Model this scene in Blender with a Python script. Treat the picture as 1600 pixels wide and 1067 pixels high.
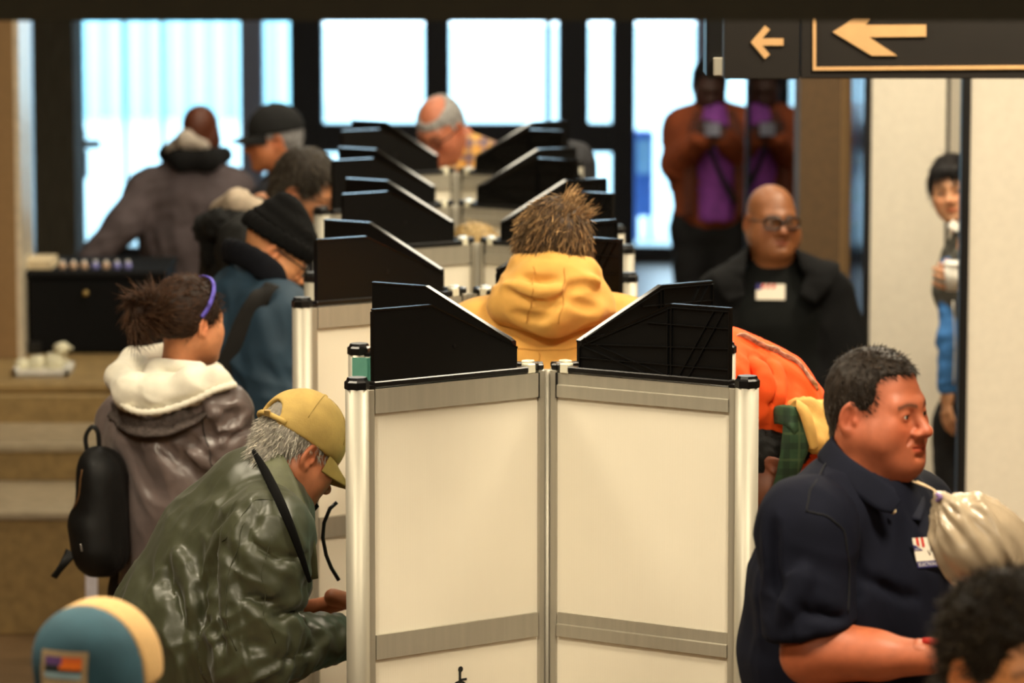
import bpy, bmesh, math, random
import numpy as np
from mathutils import Vector, Matrix

for o in list(bpy.data.objects):
    bpy.data.objects.remove(o)
SC = bpy.context.scene
COL = SC.collection

# ------------------------------------------------------------------ camera
F = 6200.0                       # focal length in pixels of a 1600 px wide frame
CH = 2.75                        # the photographer stands on an upper landing
TH = math.atan((533.5 + 250.0) / F)
cd = bpy.data.cameras.new('camera')
cd.sensor_width = 36.0
cd.lens = F / 1600.0 * 36.0
cd.clip_end = 200
cd.dof.use_dof = True
cd.dof.focus_distance = 8.45
cd.dof.aperture_fstop = 4.2
cam = bpy.data.objects.new('camera', cd)
cam.location = (0, 0, CH)
cam.rotation_euler = (math.pi / 2 - TH, 0, 0)
COL.objects.link(cam)
SC.camera = cam

# ------------------------------------------------------------------ world, lights, exposure
SC.view_settings.view_transform = 'Standard'
SC.view_settings.look = 'None'
SC.view_settings.exposure = 0.3
SC.view_settings.gamma = 1.0
SC.view_settings.use_curve_mapping = False
SC.cycles.use_denoising = True
SC.cycles.max_bounces = 8
SC.cycles.diffuse_bounces = 3
SC.cycles.caustics_reflective = False
SC.cycles.caustics_refractive = False
SC.cycles.sample_clamp_indirect = 6.0
W = bpy.data.worlds.new('overcast_daylight')
SC.world = W
W.use_nodes = True
bg = W.node_tree.nodes['Background']
bg.inputs[0].default_value = (0.64, 0.86, 1.0, 1)
bg.inputs[1].default_value = 4.2


def area(name, loc, size, power, col, rot=(0, 0, 0), sy=None):
    l = bpy.data.lights.new(name, 'AREA')
    l.energy = power
    l.color = col
    l.size = size
    if sy:
        l.shape = 'RECTANGLE'
        l.size_y = sy
    o = bpy.data.objects.new(name, l)
    o.location = loc
    o.rotation_euler = rot
    COL.objects.link(o)
    return o


WARM = (1.0, 0.87, 0.65)
for (lx, ly, pw) in [(-1.3, 1.6, 78), (1.3, 1.6, 88), (-1.4, 6.3, 84), (1.3, 6.3, 98), (-1.5, 8.9, 50), (1.3, 9.1, 65), (1.9, 12.9, 70), (1.9, 10.6, 52)]:
    area('ceiling_and_fill_lamp', (lx, ly, 3.72), 0.6, pw, WARM)  # nearest pair added as front fill, right-hand pair added to brighten the partitions
for lx in (-0.72, 0.72):                            # two long fluorescent rows over the booths
    area('ceiling_strip_lamp', (lx, 14.6, 3.74), 0.45, 60, (1.0, 0.90, 0.70), (0, 0, 0), 7.0)
for (lx, wd) in [(-2.2, 2.4), (0.4, 2.6)]:          # daylight portals in the glass front
    p = area('window_portal', (lx, 25.8, 1.8), wd, 1, (1, 1, 1), (-math.pi / 2, 0, 0), 3.4)
    p.data.cycles.is_portal = True

_fw = np.array([0, math.cos(TH), -math.sin(TH)])
_up = np.array([0, math.sin(TH), math.cos(TH)])


def A(px, py, Y):
    """the point at distance Y down the hall that the photograph shows at px, py"""
    d = np.array([1.0, 0, 0]) * ((px - 800) / F) - _up * ((py - 533.5) / F) + _fw
    t = Y / d[1]
    p = d * t
    p[2] += CH
    return p


def V3(*a):
    return np.array(a, dtype=float)


def unit(v):
    v = np.asarray(v, float)
    return v / (np.linalg.norm(v) + 1e-12)


# ------------------------------------------------------------------ materials
MATS = {}


def srgb(r, g, b):
    f = lambda c: c / 12.92 if c <= 0.04045 else ((c + 0.055) / 1.055) ** 2.4
    return (f(r / 255), f(g / 255), f(b / 255), 1)


def mat(name, col, rough=0.6, metal=0.0, var=0.12, nscale=30, bump=0.0, bscale=200, spec=0.5,
        stretch=None, sheen=0.0, attr=False, trans=0.0, coat=0.0, bdist=0.002):
    """principled material with procedural mottling (var) and relief (bump)"""
    if name in MATS:
        return MATS[name]
    m = bpy.data.materials.new(name)
    m.use_nodes = True
    nt = m.node_tree
    b = nt.nodes['Principled BSDF']
    L = nt.links
    b.inputs['Roughness'].default_value = rough
    b.inputs['Metallic'].default_value = metal
    b.inputs['Specular IOR Level'].default_value = spec
    if sheen:
        b.inputs['Sheen Weight'].default_value = sheen
    if trans:
        b.inputs['Transmission Weight'].default_value = trans
    if coat:
        b.inputs['Coat Weight'].default_value = coat
    tc = nt.nodes.new('ShaderNodeTexCoord')
    mp = nt.nodes.new('ShaderNodeMapping')
    L.new(tc.outputs['Object'], mp.inputs['Vector'])
    if stretch:
        mp.inputs['Scale'].default_value = stretch
    ns = nt.nodes.new('ShaderNodeTexNoise')
    ns.inputs['Scale'].default_value = nscale
    ns.inputs['Detail'].default_value = 4
    L.new(mp.outputs[0], ns.inputs['Vector'])
    mx = nt.nodes.new('ShaderNodeMix')
    mx.data_type = 'RGBA'
    mx.blend_type = 'MULTIPLY'
    mx.inputs[0].default_value = 1.0
    if attr:
        at = nt.nodes.new('ShaderNodeAttribute')
        at.attribute_name = 'Col'
        L.new(at.outputs['Color'], mx.inputs[6])
    else:
        mx.inputs[6].default_value = col
    rp = nt.nodes.new('ShaderNodeMapRange')
    rp.inputs[1].default_value = 0.3
    rp.inputs[2].default_value = 0.7
    rp.inputs[3].default_value = 1 - var
    rp.inputs[4].default_value = 1 + var
    L.new(ns.outputs['Fac'], rp.inputs[0])
    L.new(rp.outputs[0], mx.inputs[7])
    L.new(mx.outputs[2], b.inputs['Base Color'])
    if bump:
        n2 = nt.nodes.new('ShaderNodeTexNoise')
        n2.inputs['Scale'].default_value = bscale
        n2.inputs['Detail'].default_value = 3
        L.new(mp.outputs[0], n2.inputs['Vector'])
        bp = nt.nodes.new('ShaderNodeBump')
        bp.inputs['Strength'].default_value = bump
        bp.inputs['Distance'].default_value = bdist
        L.new(n2.outputs['Fac'], bp.inputs['Height'])
        L.new(bp.outputs[0], b.inputs['Normal'])
    MATS[name] = m
    return m


# ------------------------------------------------------------------ object helpers
def tag(o, label=None, cat=None, group=None, kind=None):
    if label:
        o['label'] = label
    if cat:
        o['category'] = cat
    if group:
        o['group'] = group
    if kind:
        o['kind'] = kind
    return o


def empty(name, loc):
    o = bpy.data.objects.new(name, None)
    o.location = [float(c) for c in loc]
    COL.objects.link(o)
    return o


def root_of(parent):
    p = np.zeros(3)
    while parent is not None:
        p = p + np.array(parent.location)
        parent = parent.parent
    return p


def link(name, me, m, parent=None, loc=None):
    o = bpy.data.objects.new(name, me)
    if m is not None and len(me.materials) == 0:
        me.materials.append(m)
    COL.objects.link(o)
    if parent is not None:
        o.parent = parent
    if loc is not None:
        o.location = loc
    return o


def mesh_np(name, V, Fq, m, parent=None, smooth=True, col=None):
    """mesh object from world-space vertices; the parent's place is taken off"""
    V = np.asarray(V, float) - root_of(parent)
    me = bpy.data.meshes.new(name)
    if isinstance(Fq, np.ndarray):
        n = Fq.shape[1]
        me.vertices.add(len(V))
        me.vertices.foreach_set('co', V.astype(np.float32).ravel())
        me.loops.add(Fq.size)
        me.loops.foreach_set('vertex_index', Fq.astype(np.int32).ravel())
        me.polygons.add(len(Fq))
        me.polygons.foreach_set('loop_start', np.arange(0, Fq.size, n, dtype=np.int32))
        me.polygons.foreach_set('loop_total', np.full(len(Fq), n, dtype=np.int32))
        me.update(calc_edges=True)
        me.validate()
    else:
        me.from_pydata([tuple(v) for v in V], [], Fq)
        me.update()
    if smooth:
        me.polygons.foreach_set('use_smooth', np.ones(len(me.polygons), dtype=bool))
    if col is not None:
        at = me.color_attributes.new('Col', 'FLOAT_COLOR', 'POINT')
        c = np.ones((len(V), 4), np.float32)
        c[:, :3] = col
        at.data.foreach_set('color', c.ravel())
    return link(name, me, m, parent)


class MB:
    """collects boxes, prisms and tubes into one mesh (world coordinates)"""

    def __init__(s):
        s.v = []
        s.f = []

    def add(s, vs, fs):
        n = len(s.v)
        s.v += [tuple(map(float, v)) for v in vs]
        s.f += [tuple(i + n for i in f) for f in fs]
        return s

    def box(s, lo, hi, M=None):
        x0, y0, z0 = lo
        x1, y1, z1 = hi
        vs = [(x0, y0, z0), (x1, y0, z0), (x1, y1, z0), (x0, y1, z0), (x0, y0, z1), (x1, y0, z1), (x1, y1, z1), (x0, y1, z1)]
        if M is not None:
            vs = [M(v) for v in vs]
        return s.add(vs, [(0, 3, 2, 1), (4, 5, 6, 7), (0, 1, 5, 4), (1, 2, 6, 5), (2, 3, 7, 6), (3, 0, 4, 7)])

    def prism(s, poly, w0, w1, M):
        """poly in (u, z), thickness w0..w1, M maps (u, w, z) to the world"""
        n = len(poly)
        vs = [M((u, w0, z)) for u, z in poly] + [M((u, w1, z)) for u, z in poly]
        fs = [tuple(range(n)), tuple(range(2 * n - 1, n - 1, -1))]
        fs += [(i, i + n, (i + 1) % n + n, (i + 1) % n) for i in range(n)]
        return s.add(vs, fs)

    def tube(s, pts, r, n=12, caps=True):
        pts = [np.asarray(p, float) for p in pts]
        rs = r if isinstance(r, (list, tuple, np.ndarray)) else [r] * len(pts)
        rings = []
        u = None
        for i, p in enumerate(pts):
            d = unit(pts[min(i + 1, len(pts) - 1)] - pts[max(i - 1, 0)])
            if u is None:
                a = V3(0, 0, 1) if abs(d[2]) < 0.9 else V3(1, 0, 0)
                u = unit(np.cross(d, a))
            else:
                u = unit(u - d * np.dot(u, d))
            w = np.cross(d, u)
            rings.append([p + rs[i] * (math.cos(t) * u + math.sin(t) * w) for t in np.arange(n) * 2 * math.pi / n])
        vs = [q for g in rings for q in g]
        fs = []
        for i in range(len(pts) - 1):
            for j in range(n):
                k = (j + 1) % n
                fs.append((i * n + j, i * n + k, (i + 1) * n + k, (i + 1) * n + j))
        if caps:
            fs.append(tuple(range(n - 1, -1, -1)))
            fs.append(tuple((len(pts) - 1) * n + j for j in range(n)))
        return s.add(vs, fs)

    def build(s, name, m, parent=None, smooth=False, bevel=0.0):
        o = mesh_np(name, np.array(s.v), s.f, m, parent, smooth)
        bm = bmesh.new()
        bm.from_mesh(o.data)
        bmesh.ops.recalc_face_normals(bm, faces=bm.faces)
        if bevel:
            bmesh.ops.bevel(bm, geom=list(bm.edges), offset=bevel, segments=1, affect='EDGES')
        bm.to_mesh(o.data)
        bm.free()
        return o


def text_mesh(body, size, M, name, m, parent, depth=0.0004, align='LEFT'):
    """lettering as thin flat geometry; M maps (x, y, 0) in text space to the world"""
    cu = bpy.data.curves.new('t', 'FONT')
    cu.body = body
    cu.size = size
    cu.align_x = align
    cu.resolution_u = 2
    to = bpy.data.objects.new('t', cu)
    COL.objects.link(to)
    dg = bpy.context.evaluated_depsgraph_get()
    me = to.evaluated_get(dg).to_mesh()
    V = np.array([M((v.co.x, v.co.y, 0)) for v in me.vertices])
    fs = [tuple(p.vertices) for p in me.polygons]
    to.to_mesh_clear()
    bpy.data.objects.remove(to)
    bpy.data.curves.remove(cu)
    return mesh_np(name, V, fs, m, parent, False)


# ------------------------------------------------------------------ implicit surfaces
def cone(a, b, ra, rb):
    a = np.asarray(a, np.float32)
    b = np.asarray(b, np.float32)
    ab = b - a
    L2 = np.float32(float(ab @ ab) + 1e-9)

    def f(P):
        q = P - a
        t = np.clip(q @ ab / L2, 0, 1)
        q = q - t[:, None] * ab
        return np.sqrt(np.einsum('ij,ij->i', q, q)) - (ra + (rb - ra) * t)
    return f, (a + b) / 2, math.sqrt(L2) / 2 + max(ra, rb)


def econe(a, b, ra, rb, axis, fac):
    """tapered capsule widened by fac along axis"""
    a = np.asarray(a, np.float32)
    b = np.asarray(b, np.float32)
    ab = b - a
    L2 = np.float32(float(ab @ ab) + 1e-9)
    ax = np.asarray(axis, float)
    ax = unit(ax - ab * (ax @ ab) / L2).astype(np.float32)

    def f(P):
        q = P - a
        t = np.clip(q @ ab / L2, 0, 1)
        w = q - t[:, None] * ab
        s = w @ ax
        w = w + ax[None, :] * (s / fac - s)[:, None]
        l = np.sqrt(np.einsum('ij,ij->i', w, w))
        return (l - (ra + (rb - ra) * t))
    return f, (a + b) / 2, math.sqrt(L2) / 2 + max(ra, rb) * max(1, fac)


def ell(c, r, R=None):
    c = np.asarray(c, np.float32)
    r = np.asarray(r, np.float32)
    if R is not None:
        R = R.astype(np.float32)

    def f(P):
        q = P - c
        if R is not None:
            q = q @ R
        q = q / r
        k0 = np.sqrt(np.einsum('ij,ij->i', q, q))
        q = q / r
        k1 = np.sqrt(np.einsum('ij,ij->i', q, q)) + 1e-9
        return k0 * (k0 - 1) / k1
    return f, c, float(max(r))


def rbox(c, b, r, R=None):
    """rounded box: centre, half sizes, corner radius"""
    c = np.asarray(c, np.float32)
    b = np.asarray(b, np.float32) - np.float32(r)
    if R is not None:
        R = np.asarray(R, np.float32)

    def f(P):
        q = P - c
        if R is not None:
            q = q @ R
        q = np.abs(q) - b
        o = np.maximum(q, 0)
        return np.sqrt(np.einsum('ij,ij->i', o, o)) + np.minimum(q.max(1), 0) - r
    return f, c, float(np.linalg.norm(b)) + r


def half(p, n):
    """half space: inside where (P - p).n < 0"""
    p = np.asarray(p, float)
    n = unit(n)
    return (lambda P: (P - p) @ n), p, 1e3


class SDF:
    def __init__(s):
        s.ops = []

    def u(s, prim, k=0.02):
        s.ops.append(('u', prim, k))
        return s

    def s(s, prim, k=0.01):
        s.ops.append(('s', prim, k))
        return s

    def i(s, prim, k=0.004):
        s.ops.append(('i', prim, k))
        return s

    def ev(s, P, cull=True):
        d = np.full(len(P), 0.6 if not cull else 0.08)
        for md, (f, c, R), k in s.ops:
            if cull and R < 100:
                ix = np.nonzero(((P - c) ** 2).sum(1) < (R + k + 0.05) ** 2)[0]
                if len(ix) == 0:
                    continue
                Q = P[ix]
                d0 = d[ix]
            else:
                ix = slice(None)
                Q = P
                d0 = d
            e = f(Q)
            if md == 'u':
                h = np.clip(0.5 + 0.5 * (d0 - e) / k, 0, 1)
                r = d0 + (e - d0) * h - k * h * (1 - h)
            else:
                if md == 's':
                    e = -e
                h = np.clip(0.5 - 0.5 * (d0 - e) / k, 0, 1)
                r = d0 + (e - d0) * h + k * h * (1 - h)
            d[ix] = r
        return d

    def ev_blocks(s, act, off, lo, h, B):
        """values on the lattice of every active block; a shape only touches the blocks near it"""
        rad = h * B * 0.87
        cen = lo + (act + 0.5) * h * B
        base = (lo + act * (B * h)).astype(np.float32)
        offs = (off * h).astype(np.float32)
        D = np.full((len(act), len(off)), 0.08, np.float32)
        for md, (f, c, R), k in s.ops:
            if R < 100:
                ix = np.nonzero(((cen - c) ** 2).sum(1) < (R + 2.2 * k + rad + 0.012) ** 2)[0]
                if len(ix) == 0:
                    continue
            else:
                ix = np.arange(len(act))
            P = (base[ix][:, None, :] + offs[None]).reshape(-1, 3)
            e = f(P).astype(np.float32).reshape(len(ix), -1)
            d0 = D[ix]
            if md == 'u':
                hh = np.clip(0.5 + 0.5 * (d0 - e) / k, 0, 1)
                D[ix] = d0 + (e - d0) * hh - k * hh * (1 - hh)
            else:
                if md == 's':
                    e = -e
                hh = np.clip(0.5 - 0.5 * (d0 - e) / k, 0, 1)
                D[ix] = d0 + (e - d0) * hh + k * hh * (1 - hh)
        return D

    def bounds(s):
        lo = np.full(3, 1e9)
        hi = np.full(3, -1e9)
        for md, (f, c, R), k in s.ops:
            if md == 'u':
                lo = np.minimum(lo, c - R - 0.02)
                hi = np.maximum(hi, c + R + 0.02)
        return lo, hi

    def mesh(s, h, lo=None, hi=None, smooth=1):
        b0, b1 = s.bounds()
        lo = b0 if lo is None else np.maximum(b0, lo)
        hi = b1 if hi is None else np.minimum(b1, hi)
        B = 8
        nb = np.ceil((hi - lo) / (h * B)).astype(int)
        g = np.stack(np.meshgrid(*[np.arange(n) for n in nb], indexing='ij'), -1).reshape(-1, 3)
        cen = lo + (g + 0.5) * h * B
        d = s.ev(cen, False)
        act = g[np.abs(d) < h * B * 1.15 + 0.012]
        off = np.stack(np.meshgrid(*[np.arange(B + 1)] * 3, indexing='ij'), -1).reshape(-1, 3)
        N = nb * B + 2
        vals = s.ev_blocks(act, off, lo, h, B).reshape(len(act), B + 1, B + 1, B + 1)
        ins = vals < 0
        cs = [(i, j, k) for i in (0, 1) for j in (0, 1) for k in (0, 1)]
        cnt = sum(ins[:, i:B + i, j:B + j, k:B + k].astype(np.int8) for i, j, k in cs)
        bi, ci, cj, ck = np.nonzero((cnt > 0) & (cnt < 8))
        cv = np.stack([vals[bi, ci + i, cj + j, ck + k] for i, j, k in cs], 1)
        acc = np.zeros((len(bi), 3))
        n = np.zeros(len(bi))
        csn = np.array(cs, float)
        for x in range(8):
            for y in range(x + 1, 8):
                if np.abs(csn[x] - csn[y]).sum() != 1:
                    continue
                a, b = cv[:, x], cv[:, y]
                m = (a < 0) != (b < 0)
                t = np.where(m, a / np.where(m, a - b, 1), 0)
                acc += np.where(m[:, None], csn[x] + t[:, None] * (csn[y] - csn[x]), 0)
                n += m
        base = act[bi] * B + np.stack([ci, cj, ck], 1)
        Vt = lo + (base + acc / n[:, None]) * h
        key = (base[:, 0] * N[1] + base[:, 1]) * N[2] + base[:, 2]
        order = np.argsort(key)
        ks = key[order]
        quads = []
        for ax in range(3):
            o = [0, 0, 0]
            o[ax] = 1
            s0 = ins[:, :B, :B, :B]
            s1 = ins[:, o[0]:B + o[0], o[1]:B + o[1], o[2]:B + o[2]]
            b2, pi, pj, pk = np.nonzero(s0 != s1)
            gp = act[b2] * B + np.stack([pi, pj, pk], 1)
            fl = s0[b2, pi, pj, pk]
            a1, a2 = [(1, 2), (2, 0), (0, 1)][ax]
            ids = []
            ok = np.ones(len(gp), bool)
            for (d1, d2) in ((-1, -1), (0, -1), (0, 0), (-1, 0)):
                q = gp.copy()
                q[:, a1] += d1
                q[:, a2] += d2
                kk = (q[:, 0] * N[1] + q[:, 1]) * N[2] + q[:, 2]
                p = np.clip(np.searchsorted(ks, kk), 0, len(ks) - 1)
                ok &= (ks[p] == kk) & (q.min(1) >= 0)
                ids.append(order[p])
            Q = np.stack(ids, 1)
            Q = np.where(fl[:, None], Q, Q[:, ::-1])[ok]
            quads.append(Q)
        Q = np.concatenate(quads)
        for _ in range(smooth):
            Vt = relax(Vt, Q, 0.5)
        return Vt, Q


def relax(V, Q, a):
    e = np.concatenate([Q[:, [i, (i + 1) % Q.shape[1]]] for i in range(Q.shape[1])])
    S = np.zeros_like(V)
    n = np.bincount(e[:, 0], minlength=len(V)) + np.bincount(e[:, 1], minlength=len(V))
    for c in range(3):
        S[:, c] = np.bincount(e[:, 0], V[e[:, 1], c], len(V)) + np.bincount(e[:, 1], V[e[:, 0], c], len(V))
    n = np.maximum(n, 1)
    return V + a * (S / n[:, None] - V)


def vnormals(V, Q):
    n = np.cross(V[Q[:, 2]] - V[Q[:, 0]], V[Q[:, 3 if Q.shape[1] > 3 else 1]] - V[Q[:, 1 if Q.shape[1] > 3 else 0]])
    if Q.shape[1] == 3:
        n = -n
    N = np.zeros_like(V)
    for c in range(3):
        for i in range(Q.shape[1]):
            N[:, c] += np.bincount(Q[:, i], n[:, c], len(V))
    return N / (np.linalg.norm(N, axis=1)[:, None] + 1e-12)


def noise3(P, seed=0):
    """value noise, about -1..1"""
    I = np.floor(P).astype(np.int64)
    f = P - I
    f = f * f * (3 - 2 * f)
    r = np.zeros(len(P))
    for dx in (0, 1):
        for dy in (0, 1):
            for dz in (0, 1):
                h = (I[:, 0] + dx) * 73856093 ^ (I[:, 1] + dy) * 19349663 ^ (I[:, 2] + dz) * 83492791 ^ (seed * 2654435)
                h = (h ^ (h >> 13)) * 1274126177 & 0x7fffffff
                h = (h ^ (h >> 15)) & 0xffff
                w = (f[:, 0] if dx else 1 - f[:, 0]) * (f[:, 1] if dy else 1 - f[:, 1]) * (f[:, 2] if dz else 1 - f[:, 2])
                r += w * (h / 32767.5 - 1)
    return r


def folds(V, Q, specs):
    """cloth folds: each spec = (amp, direction the folds run, wave length across, length along, seed, mask fn or None)"""
    N = vnormals(V, Q)
    D = np.zeros(len(V))
    for amp, run, wl, ln, seed, msk in specs:
        run = unit(run)
        p = V - (V @ run)[:, None] * run
        q = p / wl + (V @ run)[:, None] * run / ln
        w = noise3(V * 9 + 5, seed + 7)
        n = noise3(q + w[:, None] * 0.35, seed)
        r = (1 - 2.2 * np.abs(n))
        r = np.clip(r, -0.6, 1)
        if msk is not None:
            r = r * msk(V)
        D += amp * r
    return V + N * D[:, None]


def near(c, r):
    c = np.asarray(c, float)
    return lambda V: np.exp(-((V - c) ** 2).sum(1) / (r * r))
# ================================================================== the setting
def glass_mat(name, tint, ior=1.5, rough=0.0):
    m = bpy.data.materials.new(name)
    m.use_nodes = True
    nt = m.node_tree
    nt.nodes.remove(nt.nodes['Principled BSDF'])
    t = nt.nodes.new('ShaderNodeBsdfTransparent')
    t.inputs[0].default_value = tint
    g = nt.nodes.new('ShaderNodeBsdfGlossy')
    g.inputs['Roughness'].default_value = rough
    fr = nt.nodes.new('ShaderNodeFresnel')
    fr.inputs[0].default_value = ior
    mx = nt.nodes.new('ShaderNodeMixShader')
    nt.links.new(fr.outputs[0], mx.inputs[0])
    nt.links.new(t.outputs[0], mx.inputs[1])
    nt.links.new(g.outputs[0], mx.inputs[2])
    nt.links.new(mx.outputs[0], nt.nodes['Material Output'].inputs[0])
    return m


GLASS = glass_mat('window_glass', (0.95, 0.98, 1, 1), 1.35)
SIDEGLASS = glass_mat('side_glass', (0.25, 0.28, 0.3, 1), 1.6)
M_floor = mat('floor_stone', srgb(112, 88, 62), 0.35, var=0.2, nscale=6, bump=0.05)
M_wall = mat('wall_paint', srgb(150, 118, 78), 0.8, var=0.06, bump=0.1)
M_dark = mat('dark_paint', srgb(52, 46, 34), 0.6, var=0.1)
M_beam = mat('beam_paint', srgb(44, 40, 24), 0.8, var=0.1)
M_ceil = mat('ceiling_paint', srgb(205, 196, 170), 0.9, var=0.04)
M_conc = mat('board_marked_concrete', srgb(92, 86, 72), 0.85, var=0.25, nscale=10, stretch=(6, 6, 0.6), bump=0.3, bscale=40)
M_stone = mat('tan_stone', srgb(150, 124, 78), 0.6, var=0.22, nscale=22, bump=0.15, bscale=90)
M_tread = mat('daylit_stone_tread', srgb(170, 156, 132), 0.22, var=0.12, nscale=18)  # paler than the risers: daylight on the treads is put into the colour
M_frame = mat('window_frame', srgb(34, 36, 46), 0.4, metal=0.3, var=0.1)
M_alu = mat('satin_aluminium', srgb(180, 174, 158), 0.5, metal=0.5, var=0.06, nscale=60, stretch=(1, 1, 0.05))
M_alu2 = mat('blue_lit_aluminium', srgb(150, 160, 190), 0.3, metal=0.7, var=0.05)  # blue daylight on the mullions is put into the metal's colour
M_blackp = mat('black_plastic', srgb(8, 8, 8), 0.4, var=0.15, nscale=50, bump=0.06, bscale=500, spec=0.3)
M_edge = mat('polished_black_edge', srgb(10, 10, 10), 0.12, var=0.05, spec=0.8)
M_cap = mat('black_cap_plastic', srgb(14, 14, 15), 0.3, var=0.1)
M_panelc = mat('cream_partition', srgb(246, 238, 220), 0.7, var=0.03)
M_black = mat('black_metal', srgb(12, 12, 12), 0.4, var=0.1)

fl = MB().box((-8, -4, -0.2), (8, 26.2, 0)).build('floor', M_floor)
tag(fl, kind='structure')
cl = MB().box((-8, -4, 3.8), (8, 26.2, 4.0)).build('ceiling', M_ceil)
tag(cl, kind='structure')
for nm, lo, hi in [('wall_left', (-8.2, -4, 0), (-8, 26.2, 3.8)), ('wall_right', (8, -4, 0), (8.2, 26.2, 3.8)),
                   ('wall_rear', (-8.2, -4.2, 0), (8.2, -4, 3.8))]:
    tag(MB().box(lo, hi).build(nm, M_wall), kind='structure')
# the edge of the upper landing's soffit, close to the lens
zb = A(800, 33, 5.6)[2]
tag(MB().box((-4, 5.6, zb), (4, 5.85, zb + 0.42)).build('trim_1', M_beam), kind='structure')

# glass front, 26 m down the hall
YW = 26.0
X = lambda px, Y=YW: A(px, 500, Y)[0]
Z = lambda py, Y=YW: A(800, py, Y)[2]
zr0, zr1 = Z(238), Z(192)
bars = [(380, 415, M_alu2), (457, 507, M_frame), (665, 703, M_frame), (852, 860, M_frame), (872, 918, M_frame), (955, 990, M_frame)]
edges = [120, 380, 415, 457, 507, 665, 703, 852, 860, 872, 918, 955, 990, 1085, 1110, 1290]
bays = [(100, 380, False), (415, 457, False), (507, 665, True), (703, 852, True), (860, 872, True), (918, 955, True), (990, 1085, False), (1110, 1290, True)]
bars.append((1085, 1110, M_alu2))
n = 0
for (a, b, rail) in bays:
    n += 1
    w = empty('window_%d' % n, (0.5 * (X(a) + X(b)), YW, 0))
    tag(w, kind='structure')
    fw = 0.035
    mb = MB()
    for (x0, x1, z0, z1) in [(X(a) - fw, X(a) + 0.004, 0, 3.8), (X(b) - 0.004, X(b) + fw, 0, 3.8), (X(a), X(b), 0, 0.1), (X(a), X(b), 3.3, 3.8)]:
        mb.box((x0, YW - 0.04, z0), (x1, YW + 0.04, z1))
    mb.build('window_frame', M_frame, w)
    if rail:
        MB().box((X(a), YW - 0.05, zr0), (X(b), YW + 0.05, zr1)).build('mid_rail', M_frame, w)
        MB().box((X(a), YW - 0.006, zr1), (X(b), YW + 0.006, 3.3)).build('pane', GLASS, w)
        MB().box((X(a), YW - 0.006, 0.1), (X(b), YW + 0.006, zr0)).build('pane', GLASS, w)
    else:
        MB().box((X(a), YW - 0.006, 0.1), (X(b), YW + 0.006, 3.3)).build('pane', GLASS, w)
    if n == 1:                      # the door leaf: lever handle, lock case and closer
        h = MB()
        p = A(122, 225, YW - 0.12)
        h.box((p[0], YW - 0.14, p[2] - 0.03), (p[0] + 0.15, YW - 0.10, p[2] + 0.03))
        h.box((p[0] - 0.02, YW - 0.10, p[2] - 0.1), (p[0] + 0.05, YW, p[2] + 0.1))
        h.build('door_handle', mat('bright_steel', srgb(225, 225, 230), 0.2, metal=0.9), w, bevel=0.004)
        p = A(122, 255, YW - 0.1)
        MB().box((p[0] - 0.04, YW - 0.12, p[2] - 0.1), (p[0] + 0.06, YW - 0.01, p[2] + 0.08)).build('lock_case', mat('oxblood_lacquer', srgb(80, 30, 40), 0.4), w, bevel=0.004)
        for px in (200, 258):
            MB().box((X(px) - 0.012, YW - 0.02, 0.1), (X(px) + 0.012, YW + 0.02, 3.3)).build('glazing_bar', mat('pale_glazing_bar', srgb(225, 232, 236), 0.4), w)
for i, (a, b, m) in enumerate(bars):
    tag(MB().box((X(a), YW - 0.1, 0), (X(b), YW + 0.1, 3.8)).build('trim_%d' % (i + 2), m), kind='structure')
tag(MB().box((-8.2, YW, 0), (X(100) - 0.03, YW + 0.2, 3.8)).build('wall_far_left', M_dark), kind='structure')
tag(MB().box((X(1290) + 0.03, YW, 0), (8.2, YW + 0.2, 3.8)).build('wall_far_right', M_dark), kind='structure')
# outdoors: pavement and a pale ribbed building front
M_pave = mat('pale_pavement', srgb(190, 214, 220), 0.8, var=0.06)
tag(MB().box((-14, 26.2, -0.25), (16, 60, -0.02)).build('pavement', M_pave), kind='structure')
ob = empty('building', (0, 40, -0.02))
tag(ob, 'pale ribbed building front across the pavement outside the glass doors', 'building')
M_rib = mat('pale_cladding', srgb(198, 232, 238), 0.6, var=0.05)
mb = MB().box((-12, 40, -0.02), (-2.1, 42, 2.1))
mb.build('wall', M_rib, ob)
mb = MB()
for i in range(46):
    x = -11.8 + i * 0.21
    mb.box((x, 39.93, -0.02), (x + 0.09, 40.0, 1.75))
tag(mb.build('cladding_ribs', M_rib, ob), kind='stuff')
MB().box((-12, 39.8, 1.8), (-2.1, 40.0, 2.1)).build('fascia', mat('white_fascia', srgb(240, 242, 242), 0.5), ob)
nb = empty('blue_panel_standin', (X(1004, 27.5), 27.5, -0.02))  # added box: blue light on a lower door panel, put into its colour
tag(nb, 'added blue box outside the open doorway, standing in for a door panel lit blue', 'stand-in box')
x0, x1 = X(990, 27.5), X(1020, 27.5)
zt = A(1000, 205, 27.5)[2]
M_blueb = mat('lit_panel_blue', srgb(70, 110, 190), 0.4)
MB().box((x0, 27.5, 0.15), (x1, 27.75, zt)).build('case', M_blueb, nb, bevel=0.012)
for sx in (x0 + 0.02, x1 - 0.02):
    for sy in (27.53, 27.72):
        MB().tube([(sx, sy, -0.02), (sx, sy, 0.16)], 0.012, 8).build('leg', M_blueb, nb)
MB().box((x0 + 0.02, 27.485, 0.45), (x1 - 0.02, 27.5, zt - 0.06)).build('door', mat('lit_panel_face', srgb(150, 190, 225), 0.1), nb)

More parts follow.
